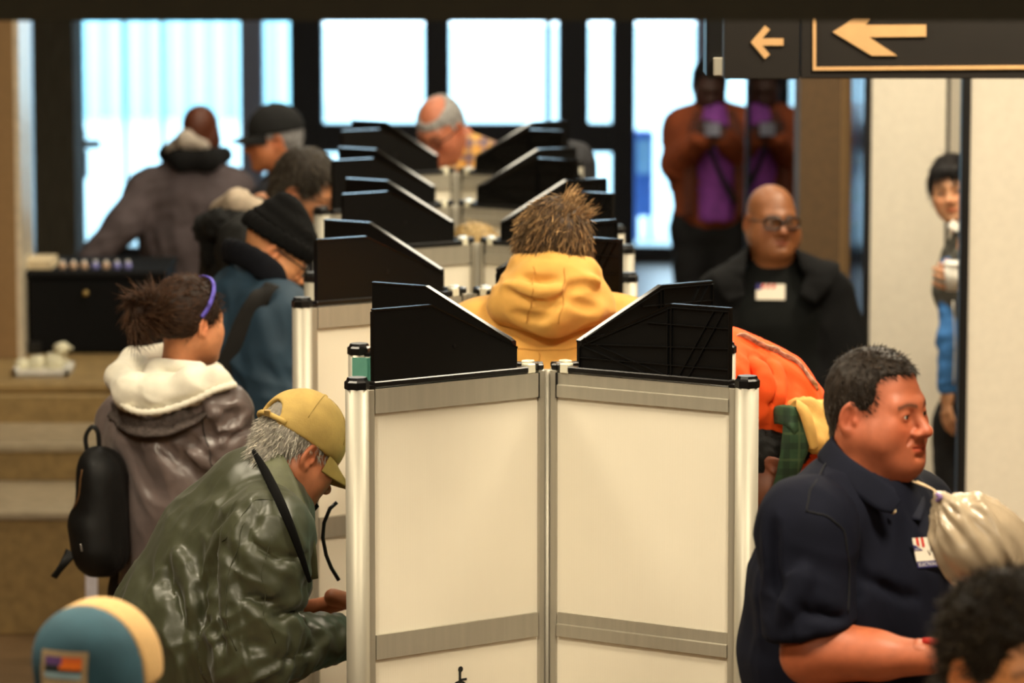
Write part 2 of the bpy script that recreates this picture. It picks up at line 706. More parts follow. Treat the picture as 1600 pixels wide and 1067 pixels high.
# concrete column and the beige pillar at the left
tag(MB().box((A(42, 500, 22)[0], 22, 0), (A(121, 500, 22)[0], 22.5, 3.8)).build('wall_column_left', M_conc), kind='structure')
pl = MB().box((-3.2, 15.6, 0.712), (A(26, 500, 15.6)[0], 16.0, 3.8)).build('wall_pillar_left', M_wall)
tag(pl, kind='structure')
xp = A(26, 500, 15.6)[0]
MB().box((xp, 15.62, 0.712), (xp + 0.022, 15.98, 3.8)).build('corner_trim', mat('backlit_edge', srgb(216, 204, 180), 0.3), pl)  # pale colour stands for backlight reflected along the pillar edge
tag(MB().box((A(18, 500, 20)[0], 20, 0), (A(42, 500, 20)[0], 20.4, 3.8)).build('wall_lit_strip_left', mat('reflected_white', srgb(215, 215, 222), 0.3)), kind='structure')  # added strip: white reflections beside the pillar put into its colour

# terraced stone steps
yf = [13.6, 14.25, 14.87]
zs = [0.44, 0.578, 0.71]
st = empty('terrace_steps', (-2.6, 13.6, 0))
tag(st, 'tan stone terrace of three broad steps behind the woman with the backpack', 'steps')
z0 = 0.0
for i in range(3):
    xr = A(280, 500, 13.6)[0]
    x = -4.6
    k = 0
    while x < xr - 0.05:
        x2 = min(x + 0.62 + 0.08 * ((i * 3 + k * 2) % 3), xr)
        MB().box((x + 0.003, yf[i], z0), (x2 - 0.003, yf[i] + 0.5, zs[i] - 0.035)).build('stone', M_stone, st, bevel=0.004)
        x = x2
        k += 1
    yb = yf[i + 1] + 0.02 if i < 2 else 16.5
    MB().box((-4.6, yf[i] - 0.012, zs[i] - 0.035), (xr, yb, zs[i])).build('tread', M_tread if i < 2 else M_stone, st, bevel=0.008)
    z0 = zs[i]
tag(MB().box((-4.6, 14.76, 0), (xr, 16.5, 0.674)).build('core', M_stone, st))

# right: brown column, side glass, jamb and cream partitions
yc = 14.5
tag(MB().box((A(1247, 500, yc)[0], yc, 0), (A(1311, 500, yc)[0], yc + 0.3, 3.8)).build('wall_column_right', mat('brown_column', srgb(84, 62, 34), 0.7, var=0.12)), kind='structure')
xg = 1.06
sg = empty('window_9', (xg, 16.2, 0))
tag(sg, kind='structure')
MB().box((xg, 14.8, 0.05), (xg + 0.012, 17.8, 3.8)).build('pane', SIDEGLASS, sg)
MB().box((xg - 0.01, 17.78, 0), (xg + 0.03, 17.84, 3.8)).build('window_frame', M_frame, sg)
MB().box((xg - 0.01, 14.8, 0), (xg + 0.03, 17.8, 0.05)).build('window_frame', M_frame, sg)
tag(MB().box((A(1311, 500, 14.9)[0], 14.9, 0), (A(1327, 500, 14.9)[0], 15.0, 3.8)).build('wall_return', M_wall), kind='structure')
xj = A(1348, 500, 14.8)[0]
tag(MB().box((xj, 14.8, 0), (xj + 0.03, 15.7, 3.8)).build('wall_jamb_right', mat('daylit_jamb', srgb(222, 216, 236), 0.12, metal=0.85)), kind='structure')  # lavender daylight on a white return, put into the base colour


def partition(name, label, px0, px1, Y, posts, top=3.3):
    x0, x1 = A(px0, 500, Y)[0], A(px1, 500, Y)[0]
    r = empty(name, ((x0 + x1) / 2, Y, 0))
    tag(r, label, 'partition')
    MB().box((x0, Y, 0.02), (x1, Y + 0.03, top)).build('panel', M_panelc, r)
    for a, b in posts:
        MB().box((A(a, 500, Y)[0], Y - 0.012, 0), (A(b, 500, Y)[0], Y + 0.042, top)).build('post', M_black, r, bevel=0.002)
    MB().box((x0, Y - 0.005, 0), (x1, Y + 0.035, 0.03)).build('bottom_rail', M_black, r)
    return r


partition('partition_panel', 'cream partition panel with black edge post behind the peeking woman', 1350, 1474, 14.75, [(1348, 1358)])
partition('partition_panel', 'narrow cream partition strip with thin dark edge seen above the peeking woman', 1474, 1545, 15.2, [(1473.5, 1479)])
partition('partition_panel', 'large cream partition panel with thick black post in front of the peeking woman', 1500, 1760, 12.5, [(1498, 1512)])

# ------------------------------------------------------------------ hanging direction signs
M_sign = mat('sign_brown', srgb(24, 19, 14), 0.55, var=0.1)
M_arrow = mat('sign_tan', srgb(204, 160, 108), 0.6, var=0.05)
YS = 7.0


def S2(px, py, dy=0.0):
    return A(px, py, YS + dy)


def sign(label, px0, px1, py0, polys, ztop, box_label=None):
    a, b = S2(px0, py0), S2(px1, py0)
    r = empty('direction_sign', ((a[0] + b[0]) / 2, YS, a[2]))
    tag(r, label, 'sign')
    MB().box((a[0], YS, a[2]), (b[0], YS + 0.06, ztop)).build('sign_board', M_sign, r, bevel=0.002)
    MB().tube([(a[0] * 0.8 + b[0] * 0.2, YS + 0.03, ztop), (a[0] * 0.8 + b[0] * 0.2, YS + 0.03, 3.8)], 0.01, 8).build('hanger', M_black, r)
    MB().tube([(a[0] * 0.2 + b[0] * 0.8, YS + 0.03, ztop), (a[0] * 0.2 + b[0] * 0.8, YS + 0.03, 3.8)], 0.01, 8).build('hanger', M_black, r)
    for nm, poly in polys:
        pts = [S2(x, y) for x, y in poly]
        n = len(pts)
        mb = MB()
        vs = [(p[0], YS - 0.003, p[2]) for p in pts] + [(p[0], YS + 0.001, p[2]) for p in pts]
        mb.add(vs, [tuple(range(n)), tuple(range(2 * n - 1, n - 1, -1))] + [(i, i + n, (i + 1) % n + n, (i + 1) % n) for i in range(n)])
        mb.build(nm, M_arrow, r)
    return r


ztop = 2.62
sign('small dark brown hanging sign with a small tan arrow pointing left', 1131, 1249, 124,
     [('arrow', [(1173, 66), (1195, 40), (1203, 46), (1191, 60), (1224, 60), (1224, 71), (1191, 71), (1203, 85), (1195, 92)])], ztop)
sign('long dark brown hanging sign with a big tan arrow inside a tan border', 1251, 1720, 123,
     [('arrow', [(1301, 50), (1352, 18), (1372, 18), (1352, 39), (1447, 38.5), (1447, 57), (1358, 58), (1402, 87), (1362, 87)]),
      ('border', [(1270, -10), (1275, -10), (1275, 104.5), (1720, 101), (1720, 107), (1270, 110)])], ztop)
lp = S2(1118, 60, 0.6)
cm = empty('ceiling_speaker', (lp[0], YS + 0.6, lp[2]))
tag(cm, 'small black box hanging beside the small arrow sign', 'box')
a, b = A(1104, 122, 7.6), A(1131, 20, 7.6)
MB().box((a[0], 7.6, a[2]), (b[0], 7.75, 2.62)).build('housing', M_black, cm, bevel=0.004)
MB().tube([(a[0] + 0.015, 7.67, 2.6), (a[0] + 0.015, 7.67, 3.8)], 0.008, 8).build('hanger', M_black, cm)
MB().box((b[0] - 0.02, 7.58, a[2] + 0.005), (b[0] + 0.003, 7.7, a[2] + 0.04)).build('bracket', M_alu, cm, bevel=0.002)

# ================================================================== voting booths
def sheet_mat():
    m = mat('fluted_sheet', srgb(244, 236, 216), 0.45, var=0.02, nscale=5)
    nt = m.node_tree
    tc = nt.nodes.new('ShaderNodeTexCoord')
    wv = nt.nodes.new('ShaderNodeTexWave')
    wv.bands_direction = 'X'
    wv.inputs['Scale'].default_value = 60
    wv.inputs['Distortion'].default_value = 0
    nt.links.new(tc.outputs['Object'], wv.inputs['Vector'])
    bp = nt.nodes.new('ShaderNodeBump')
    bp.inputs['Strength'].default_value = 0.12
    bp.inputs['Distance'].default_value = 0.001
    nt.links.new(wv.outputs['Fac'], bp.inputs['Height'])
    nt.links.new(bp.outputs[0], nt.nodes['Principled BSDF'].inputs['Normal'])
    return m


M_sheet = sheet_mat()
M_teal = mat('teal_light_tint', srgb(96, 158, 142), 0.5, var=0.05)
M_clear = mat('clear_clip', srgb(235, 230, 205), 0.15, var=0.02)
T = 1.572
LU = 0.485
DIRS = {'fl': (-0.42, -0.29), 'fr': (0.42, -0.29), 'rl': (-0.42, 0.29), 'rr': (0.42, 0.29)}


def make_booth(c):
    c = V3(c[0], c[1], 0)
    r = empty('voting_booth', c)
    mp = MB().tube([c + V3(0, 0, 0.0), c + V3(0, 0, T + 0.004)], 0.011, 12)
    mp.build('centre_post', M_alu, r, True)
    for key, (dx, dy) in DIRS.items():
        d = unit((dx, dy, 0))
        nrm = V3(-d[1], d[0], 0)
        M = lambda q, d=d, nrm=nrm: c + q[0] * d + q[1] * nrm + V3(0, 0, q[2])
        sh = MB().box((0.03, -0.004, 0.1), (LU - 0.01, 0.004, T - 0.01), M).build('panel', M_sheet if key != 'rl' else M_sheet, r)
        # rails: flat face on one side, stepped on the other
        for nm, z1 in (('top_rail', T), ('middle_rail', 1.03), ('bottom_rail', 0.14)):
            prof = [(0.013, z1), (0.013, z1 - 0.054), (-0.014, z1 - 0.054), (-0.014, z1 - 0.027), (-0.009, z1 - 0.025), (-0.009, z1)]
            mb = MB()
            n = len(prof)
            vs = [M((0.034, w, z)) for w, z in prof] + [M((LU - 0.012, w, z)) for w, z in prof]
            mb.add(vs, [tuple(range(n)), tuple(range(2 * n - 1, n - 1, -1))] + [(i, i + n, (i + 1) % n + n, (i + 1) % n) for i in range(n)])
            mb.build(nm, M_alu, sh)
        MB().box((0.014, -0.011, 0.06), (0.030, 0.011, T + 0.006), M).build('hub_channel', M_alu, sh, bevel=0.002)
        MB().box((0.030, -0.0125, T - 0.056), (0.034, 0.0125, T + 0.001), M).build('end_gasket', M_cap, sh)
        MB().box((LU - 0.012, -0.012, 0.06), (LU + 0.012, 0.012, T + 0.001), M).build('end_channel', M_alu, sh, bevel=0.003)
        MB().box((0.040, -0.012, T), (0.062, 0.012, T + 0.022), M).build('clip', M_clear, sh, bevel=0.002)
        MB().box((0.016, -0.012, T + 0.006), (0.034, 0.012, T + 0.020), M).build('hinge_block', M_cap, sh, bevel=0.003)
        # end post with cap and foot
        pc = c + (LU + 0.028) * d
        po = MB().tube([pc + V3(0, 0, 0.02), pc + V3(0, 0, T + 0.004)], 0.0255, 24).build('post', M_alu, r, True)
        MB().tube([pc + V3(0, 0, T + 0.003), pc + V3(0, 0, T + 0.018), pc + V3(0, 0, T + 0.022), pc + V3(0, 0, T + 0.028)], [0.0275, 0.0275, 0.023, 0.021], 8).build('post_cap', M_cap, po)
        MB().box((LU - 0.012, -0.012, T + 0.001), (LU + 0.012, 0.012, T + 0.008), M).build('channel_cap', M_cap, po)
        MB().tube([pc, pc + V3(0, 0, 0.02), pc + V3(0, 0, 0.03)], [0.05, 0.048, 0.028], 16).build('foot', M_cap, po)
        # black privacy wing: smooth on one side, ribbed on the other
        zz = T + 0.003
        poly = [(0.088, zz + 0.006), (0.472, zz + 0.006), (0.472, zz + 0.168), (0.322, zz + 0.168), (0.088, zz + 0.058)]
        wg = MB().prism(poly, -0.0045, 0.0075, M).build('privacy_wing', M_blackp, r, bevel=0.001)
        MB().box((0.060, -0.012, zz), (0.476, 0.0125, zz + 0.013), M).build('base_strip', M_cap, wg, bevel=0.002)
        rb = MB()
        ln = [((0.1, 0.066), (0.335, 0.166)), ((0.335, 0.166), (0.484, 0.166)), ((0.484, 0.01), (0.484, 0.168)), ((0.09, 0.01), (0.09, 0.06)),
              ((0.09, 0.036), (0.484, 0.036)), ((0.11, 0.068), (0.484, 0.083)), ((0.27, 0.128), (0.484, 0.128)),
              ((0.325, 0.01), (0.325, 0.164)), ((0.335, 0.01), (0.335, 0.166)),
              ((0.355, 0.012), (0.445, 0.164)), ((0.38, 0.012), (0.47, 0.164)), ((0.13, 0.07), (0.31, 0.014)), ((0.1, 0.062), (0.265, 0.012))]
        for (u0, z0_), (u1, z1_) in ln:
            u0, u1 = 0.0895 + (u0 - 0.09) * 0.966, 0.0895 + (u1 - 0.09) * 0.966
            z0_, z1_ = z0_ * 0.975, z1_ * 0.975
            e = unit((u1 - u0, 0, z1_ - z0_))
            g = V3(-e[2], 0, e[0]) * 0.0011
            q = [V3(u0, 0, zz + z0_) - g, V3(u1, 0, zz + z1_) - g, V3(u1, 0, zz + z1_) + g, V3(u0, 0, zz + z0_) + g]
            rb.prism([(p[0], p[2]) for p in q], -0.0095, -0.003, M)
        rb.build('moulded_ribs', M_blackp, wg)
        eg = MB()
        for (ua, za), (ub, zb_) in (((0.472, 0.168), (0.322, 0.168)), ((0.322, 0.168), (0.088, 0.058))):
            eg.prism([(ua, zz + za - 0.002), (ub, zz + zb_ - 0.002), (ub, zz + zb_ + 0.0022), (ua, zz + za + 0.0022)], -0.0058, 0.0088, M)
        eg.build('top_edge', M_edge, wg)
        pm = M((0.26, 0.0078, zz + 0.075))
        MB().tube([pm, pm + nrm * 0.002], 0.004, 10).build('fixing_plug', M_cap, wg)
    # writing shelves in the left and right bays
    for sx in (-1, 1):
        z = 1.0
        pl_ = [(sx * 0.05, 0), (sx * 0.36, -0.205), (sx * 0.40, 0), (sx * 0.36, 0.205)]
        mb = MB()
        n = 4
        vs = [c + V3(x, y, z) for x, y in pl_] + [c + V3(x, y, z + 0.022) for x, y in pl_]
        mb.add(vs, [(3, 2, 1, 0), (4, 5, 6, 7)] + [(i, (i + 1) % n, (i + 1) % n + n, i + n) for i in range(n)])
        mb.build('writing_shelf', M_blackp, r, bevel=0.003)
    return r


def copy_tree(o, parent=None):
    c = o.copy()
    COL.objects.link(c)
    c.parent = parent
    for ch in o.children:
        copy_tree(ch, c)
    return c


YB = [8.79, 10.29, 11.60, 12.80, 14.08]
PXB = [855, 734, 746, 713, 714]
RZ = [0.03, 0.0, 0.02, 0.0, -0.03]
BL = ['white panel voting booth nearest the camera, wheelchair symbol on its left panel',
      'voting booth with black wings just behind the man in the yellow hood',
      'middle one of the five voting booths, blond hair showing at its centre',
      'fourth voting booth from the camera, one in front of the farthest',
      'farthest voting booth, in front of the old man in the plaid shirt']
booths = []
proto = None
for i in range(5):
    xc = A(PXB[i], 500, YB[i])[0]
    if proto is None:
        proto = make_booth((xc, YB[i]))
        b = proto
    else:
        b = copy_tree(proto)
        b.location = (xc, YB[i], 0)
    booths.append(b)
    tag(b, BL[i], 'voting booth', 'voting booths in a row down the hall')
for i, b in enumerate(booths):
    b.rotation_euler.z = RZ[i]
# greenish light on the rear-left panel and post, painted as added teal sheets
b1 = booths[0]
c1 = V3(b1.location[0], b1.location[1], 0)
d = unit((-0.42, 0.29, 0))
nrm = V3(-d[1], d[0], 0)
M = lambda q: c1 + q[0] * d + q[1] * nrm + V3(0, 0, q[2])
MB().box((0.03, 0.0045, 0.14), (LU - 0.012, 0.0145, T + 0.002), M).build('teal_light_sheet', M_teal, b1)
MB().box((LU - 0.012, 0.0125, 0.14), (LU + 0.03, 0.026, T - 0.002), M).build('teal_light_sheet', M_teal, b1)
# wheelchair symbol on the lower left panel of the near booth
d = unit((-0.42, -0.29, 0))
nrm = V3(-d[1], d[0], 0)
M = lambda q: c1 + q[0] * d + q[1] * nrm + V3(0, 0, q[2])
sy = MB()
u0, z0 = 0.243, 0.925          # head of the figure
k = -1.0                        # figure faces the centre post


def disc(cu, cz, r0, r1, a0, a1, n=20):
    vs, fs = [], []
    for i in range(n + 1):
        t = a0 + (a1 - a0) * i / n
        vs += [M((cu + r0 * math.cos(t), 0.0052, cz + r0 * math.sin(t))), M((cu + r1 * math.cos(t), 0.0052, cz + r1 * math.sin(t)))]
    for i in range(n):
        fs.append((2 * i, 2 * i + 1, 2 * i + 3, 2 * i + 2))
    sy.add(vs, fs)


def stroke(p, q, w):
    e = unit((q[0] - p[0], q[1] - p[1], 0))
    g = (-e[1] * w / 2, e[0] * w / 2)
    pts = [(p[0] - g[0], p[1] - g[1]), (q[0] - g[0], q[1] - g[1]), (q[0] + g[0], q[1] + g[1]), (p[0] + g[0], p[1] + g[1])]
    sy.prism(pts, 0.0045, 0.0055, M)


disc(u0, z0, 0.0, 0.0068, 0, 2 * math.pi)
stroke((u0 + 0.0015, z0 - 0.004), (u0 + 0.0015, z0 - 0.045), 0.006)
stroke((u0 + 0.0015, z0 - 0.024), (u0 - 0.017, z0 - 0.024), 0.005)
stroke((u0 + 0.0015, z0 - 0.043), (u0 - 0.020, z0 - 0.043), 0.006)
stroke((u0 - 0.019, z0 - 0.043), (u0 - 0.028, z0 - 0.068), 0.006)
stroke((u0 - 0.028, z0 - 0.068), (u0 - 0.036, z0 - 0.064), 0.005)
disc(u0 + 0.004, z0 - 0.050, 0.020, 0.025, math.radians(60), math.radians(330), 30)
sy.build('wheelchair_symbol', mat('black_print', srgb(22, 24, 22), 0.6), b1)
# black strap loop hanging in the left bay of the near booth
sp = [A(531, 783, 9.0), A(520, 793, 9.0), A(511, 815, 9.0), A(509, 838, 9.0), A(514, 865, 9.0), A(522, 885, 9.0), A(534, 905, 9.0)]
MB().tube(sp, 0.0045, 8).build('strap_loop', M_cap, b1, True)
# ================================================================== people: building blocks
class Frame:
    """head frame: face looks along -Y, up is +Z, +X is the person's left; origin mid-head"""

    def __init__(s, c, f, up=(0, 0, 1), sc=1.0):
        f = unit(f)
        ex = unit(np.cross(up, f))
        ez = np.cross(f, ex)
        s.c = np.asarray(c, float)
        s.R = np.stack([ex, -f, ez], 1)
        s.sc = sc
        s.f, s.left, s.up = f, ex, ez

    def w(s, p):
        return (np.asarray(p, float) * s.sc) @ s.R.T + s.c

    def l(s, p):
        return ((np.asarray(p, float) - s.c) @ s.R) / s.sc


M_skin = mat('skin', (1, 1, 1, 1), 0.5, var=0.10, nscale=45, bump=0.12, bscale=420, attr=True, bdist=0.001)
M_hair = mat('hair', (1, 1, 1, 1), 0.55, var=0.25, nscale=120, attr=True, spec=0.22)
M_glassf = mat('spectacle_frame', srgb(18, 15, 14), 0.25)
M_lens = glass_mat('spectacle_lens', (0.9, 0.92, 0.92, 1), 1.4)


def head_sdf(p):
    """p: proportions. Units are metres for an average head, 0.236 m tall"""
    g = p.get
    w = g('w', 1.0)
    fat = g('fat', 0.0)
    S = SDF()
    S.u(ell((0, 0.014, 0.030), (0.075 * w, 0.097, 0.088)), 0.01)
    # face wedge from brow to jaw
    S.u(ell((0, -0.018, -0.022), (0.066 * w, 0.066, 0.085)), 0.02)
    S.u(econe((0, -0.036, 0.000), (0, -0.050, -0.080), 0.050, 0.034 + fat * 0.3, (1, 0, 0), 1.10 * w), 0.03)
    for s in (-1, 1):
        S.u(cone((s * 0.050 * w, 0.006, -0.052), (s * 0.018, -0.070, -0.098), 0.024 + fat * 0.7, 0.018 + fat * 0.3), 0.035)
        S.u(ell((s * 0.041 * w, -0.052, -0.026), (0.026, 0.029, 0.022)), 0.035)          # cheek bone
        S.u(ell((s * (0.036 + fat * 0.8) * w, -0.042, -0.060), (0.025 + fat * 0.6, 0.030, 0.030)), 0.04)   # cheek
    S.u(ell((0, -0.083, -0.101), (0.022, 0.017, 0.016)), 0.022)
    if fat:
        S.u(ell((0, -0.030, -0.105), (0.042 + fat, 0.045, 0.022 + fat)), 0.04)
    for s in (-1, 1):
        S.u(cone((s * 0.042, -0.066, 0.017), (s * 0.008, -0.085, 0.017), 0.012, 0.011), 0.018)
        S.s(ell((s * 0.031, -0.104, -0.006), (0.019, 0.019, 0.012)), 0.020)
    n = g('nose', 1.0)
    S.u(cone((0, -0.084, 0.008), (0, -0.103 - 0.008 * n, -0.030), 0.0085, 0.0105 * n), 0.014)
    S.u(ell((0, -0.104 - 0.011 * n, -0.0345), (0.0112 * n, 0.0110, 0.0098)), 0.010)
    for s in (-1, 1):
        S.u(ell((s * 0.0130 * n, -0.101, -0.039), (0.0085, 0.012, 0.0078)), 0.008)
        S.s(ell((s * 0.0065 * n, -0.109, -0.0462), (0.0038, 0.006, 0.0032)), 0.004)
    S.u(ell((0, -0.079, -0.066), (0.030, 0.022, 0.027)), 0.022)
    lip = g('lip', 1.0)
    gap = g('open', 0.0)
    for s in (-1, 1):
        S.u(cone((s * 0.022, -0.0895, -0.0655), (s * 0.003, -0.1015, -0.0610), 0.0040 * lip, 0.0052 * lip), 0.006)
        S.u(cone((s * 0.019, -0.0890, -0.0700), (0, -0.0995, -0.0735), 0.0042 * lip, 0.0062 * lip), 0.006)
        S.s(cone((s * 0.024, -0.0955, -0.0672), (0, -0.1075, -0.0676), 0.0012 + gap * 0.3, 0.0018 + gap), 0.004)
        S.s(cone((s * 0.024, -0.0955, -0.046), (s * 0.034, -0.0850, -0.066), 0.0012, 0.0012), 0.009)   # nasolabial fold
    S.s(cone((-0.012, -0.1015, -0.0850), (0.012, -0.1015, -0.0850), 0.003, 0.003), 0.012)      # under the lip
    for s in (-1, 1):                                # lids over the eyeballs
        S.u(ell((s * 0.032, -0.0775, -0.003), (0.0155, 0.0140, 0.0138)), 0.006)
        S.s(ell((s * 0.032, -0.093, -0.004), (0.0130, 0.0085, g('eye', 0.0046))), 0.0016)
    for s in (-1, 1):                                # ears
        t = math.radians(12)
        Re = np.array([[1, 0, 0], [0, math.cos(t), -math.sin(t)], [0, math.sin(t), math.cos(t)]])
        yaw = math.radians(-20) * s
        Ry = np.array([[math.cos(yaw), -math.sin(yaw), 0], [math.sin(yaw), math.cos(yaw), 0], [0, 0, 1]])
        Rm = Ry @ Re
        c = V3(s * 0.0785 * w, 0.016, -0.012)
        ek = g('ear', 1.0)
        S.u(ell(c, (0.0085, 0.0190 * ek, 0.0315 * ek), Rm), 0.006)
        S.u(ell(c + V3(0, -0.006, -0.025 * ek), (0.006, 0.009, 0.010)), 0.005)
        S.s(ell(c + V3(s * 0.0085, -0.002, 0.001), (0.0075, 0.0130 * ek, 0.0225 * ek), Rm), 0.0035)
        S.u(ell(c + V3(s * 0.002, 0.004, 0.003), (0.004, 0.0045, 0.015 * ek), Rm), 0.003)
        S.u(ell(c + V3(0, -0.0155, -0.007), (0.005, 0.004, 0.008)), 0.004)
    return S


def head_part(fr, skin, p=None, h=0.004, neck=None, nr=(0.054, 0.060), brow=(0.10, 0.07, 0.05), stubble=0.0, lipc=None):
    """fine mesh of the head and neck: (V, Q, colours)"""
    p = p or {}
    S = head_sdf(p)
    if neck is not None:
        nb = fr.l(neck)
        S.u(econe((0, 0.018, -0.03), nb, nr[0], nr[1], (1, 0, 0), 1.05), 0.03)
        e = unit(nb - V3(0, 0.018, -0.03))
        if p.get('fat', 0):
            S.u(cone((0, -0.02, -0.095), nb + V3(0, -0.01, 0), 0.05, 0.055), 0.04)
    V, Q = S.mesh(h, smooth=1)
    skin = np.array(skin[:3])
    C = np.tile(skin, (len(V), 1))
    red = skin * V3(1.12, 0.72, 0.66)

    def mixc(m, c):
        nonlocal C
        m = np.clip(m, 0, 1)[:, None]
        C = C * (1 - m) + np.asarray(c) * m
    x, y, z = np.abs(V[:, 0]), V[:, 1], V[:, 2]
    mixc(0.55 * np.exp(-((x - 0.04) ** 2 + (y + 0.075) ** 2 + (z + 0.035) ** 2) / 0.022 ** 2), red)
    mixc(0.6 * np.exp(-(x ** 2 + (y + 0.115) ** 2 + (z + 0.036) ** 2) / 0.016 ** 2), red)
    mixc(0.5 * np.exp(-((x - 0.085) ** 2 + (y - 0.012) ** 2 + (z + 0.01) ** 2) / 0.03 ** 2), red)
    if stubble:
        m = np.clip((-0.035 - z) / 0.02, 0, 1) * np.clip((0.0 - y) / 0.03, 0, 1) * np.clip((z + 0.125) / 0.02, 0, 1)
        mixc(stubble * m, skin * V3(0.55, 0.5, 0.5))
    lipc = lipc if lipc is not None else skin * V3(0.92, 0.5, 0.46)
    lm = (y < -0.083) & (x < 0.024) & (np.abs(z + 0.0675) < 0.0100 - 0.22 * x)
    mixc(lm * 0.85, lipc)
    bz = 0.0165 + 0.004 * np.sin(np.clip((x - 0.012) / 0.035, 0, 1) * 3.1) - 0.12 * np.clip(x - 0.036, 0, 1)
    bm = np.exp(-((z - bz) / 0.0042) ** 2) * ((x > 0.011) & (x < 0.052) & (y < -0.04))
    mixc(bm * p.get('brow', 0.8), brow)
    em = (np.exp(-(((x - 0.032) / 0.016) ** 2 + ((z + 0.004) / 0.0055) ** 2) ** 2)) * (y < -0.06)
    mixc(em * 0.35, skin * 0.45)
    return fr.w(V), Q, C


def eyes(fr, root, gaze, iris=(0.05, 0.028, 0.015)):
    """two eyeballs, white with iris and pupil turned to the gaze direction (head coordinates)"""
    gz = unit(gaze)
    for s in (-1, 1):
        vs, fs = [], []
        n, m = 14, 20
        for i in range(n + 1):
            t = math.pi * i / n
            for j in range(m):
                q = 2 * math.pi * j / m
                vs.append((math.sin(t) * math.cos(q), math.sin(t) * math.sin(q), math.cos(t)))
        for i in range(n):
            for j in range(m):
                fs.append((i * m + j, i * m + (j + 1) % m, (i + 1) * m + (j + 1) % m, (i + 1) * m + j))
        U = np.array(vs)
        # turn the pole (0,0,1) to the gaze
        a = unit(np.cross((0, 0, 1), gz))
        b = np.cross(gz, a)
        D = U[:, :1] * a + U[:, 1:2] * b + U[:, 2:3] * gz
        ang = np.degrees(np.arccos(np.clip(U[:, 2], -1, 1)))
        C = np.where(ang[:, None] < 13, V3(0.004, 0.004, 0.004), np.where(ang[:, None] < 30, np.array(iris), V3(0.62, 0.58, 0.52)))
        P = fr.w(V3(s * 0.032, -0.0775, -0.0035) + D * 0.0126)
        mesh_np('eye', P, np.array(fs), mat('eyeball', (1, 1, 1, 1), 0.12, var=0.0, attr=True), root, True, C)


def hand_part(wr, d, nrm, skin, curl=0.5, right=True, sc=1.0, h=0.0035, spread=0.12, thumb=0.6):
    """hand mesh: wrist wr, pointing along d, back of the hand towards nrm"""
    d = unit(d)
    nrm = unit(np.asarray(nrm, float) - d * np.dot(nrm, d))
    sd = np.cross(d, nrm) * (1 if right else -1)      # towards the thumb side
    S = SDF()
    P = lambda a, b, c: np.asarray(wr) + sc * (a * d + b * sd + c * nrm)
    S.u(econe(P(-0.03, 0, 0), P(0.02, 0, 0), 0.021 * sc, 0.019 * sc, sd, 1.3), 0.02)
    S.u(econe(P(0.02, 0.0, 0), P(0.080, 0.002, 0), 0.0135 * sc, 0.0115 * sc, sd, 2.7), 0.02)
    ln = [0.074, 0.084, 0.078, 0.060]
    for i in range(4):
        b = 0.031 - i * 0.0205
        base = P(0.088 - 0.006 * abs(i - 1), b, 0.001)
        dirn = unit(d + sd * spread * (1.2 - i * 0.8) * 0.5)
        ang = 0.0
        prev = base
        r = 0.0092 * sc * (0.92 if i == 3 else 1)
        for k, fr_ in enumerate((0.45, 0.32, 0.23)):
            ang += curl * (0.75, 1.0, 0.7)[k] * (1 + 0.08 * i)
            v = math.cos(ang) * dirn - math.sin(ang) * nrm
            nx = prev + v * ln[i] * fr_ * sc
            S.u(cone(prev, nx, r, r * 0.9), 0.005)
            prev = nx
            r *= 0.92
    tb = P(0.022, 0.030, -0.006)
    v1 = unit(d * 0.75 + sd * 0.75 - nrm * (0.2 + thumb * 0.4))
    t1 = tb + v1 * 0.042 * sc
    v2 = unit(d * 0.95 + sd * 0.2 - nrm * (0.3 + thumb * 0.6))
    t2 = t1 + v2 * 0.034 * sc
    v3 = unit(d * 0.95 - sd * 0.1 - nrm * (0.3 + thumb * 0.6))
    S.u(cone(tb, t1, 0.0145 * sc, 0.0115 * sc), 0.012)
    S.u(cone(t1, t2, 0.0112 * sc, 0.0102 * sc), 0.005)
    S.u(cone(t2, t2 + v3 * 0.026 * sc, 0.0102 * sc, 0.0085 * sc), 0.005)
    V, Q = S.mesh(h, smooth=1)
    C = np.tile(np.array(skin[:3]), (len(V), 1))
    return V, Q, C


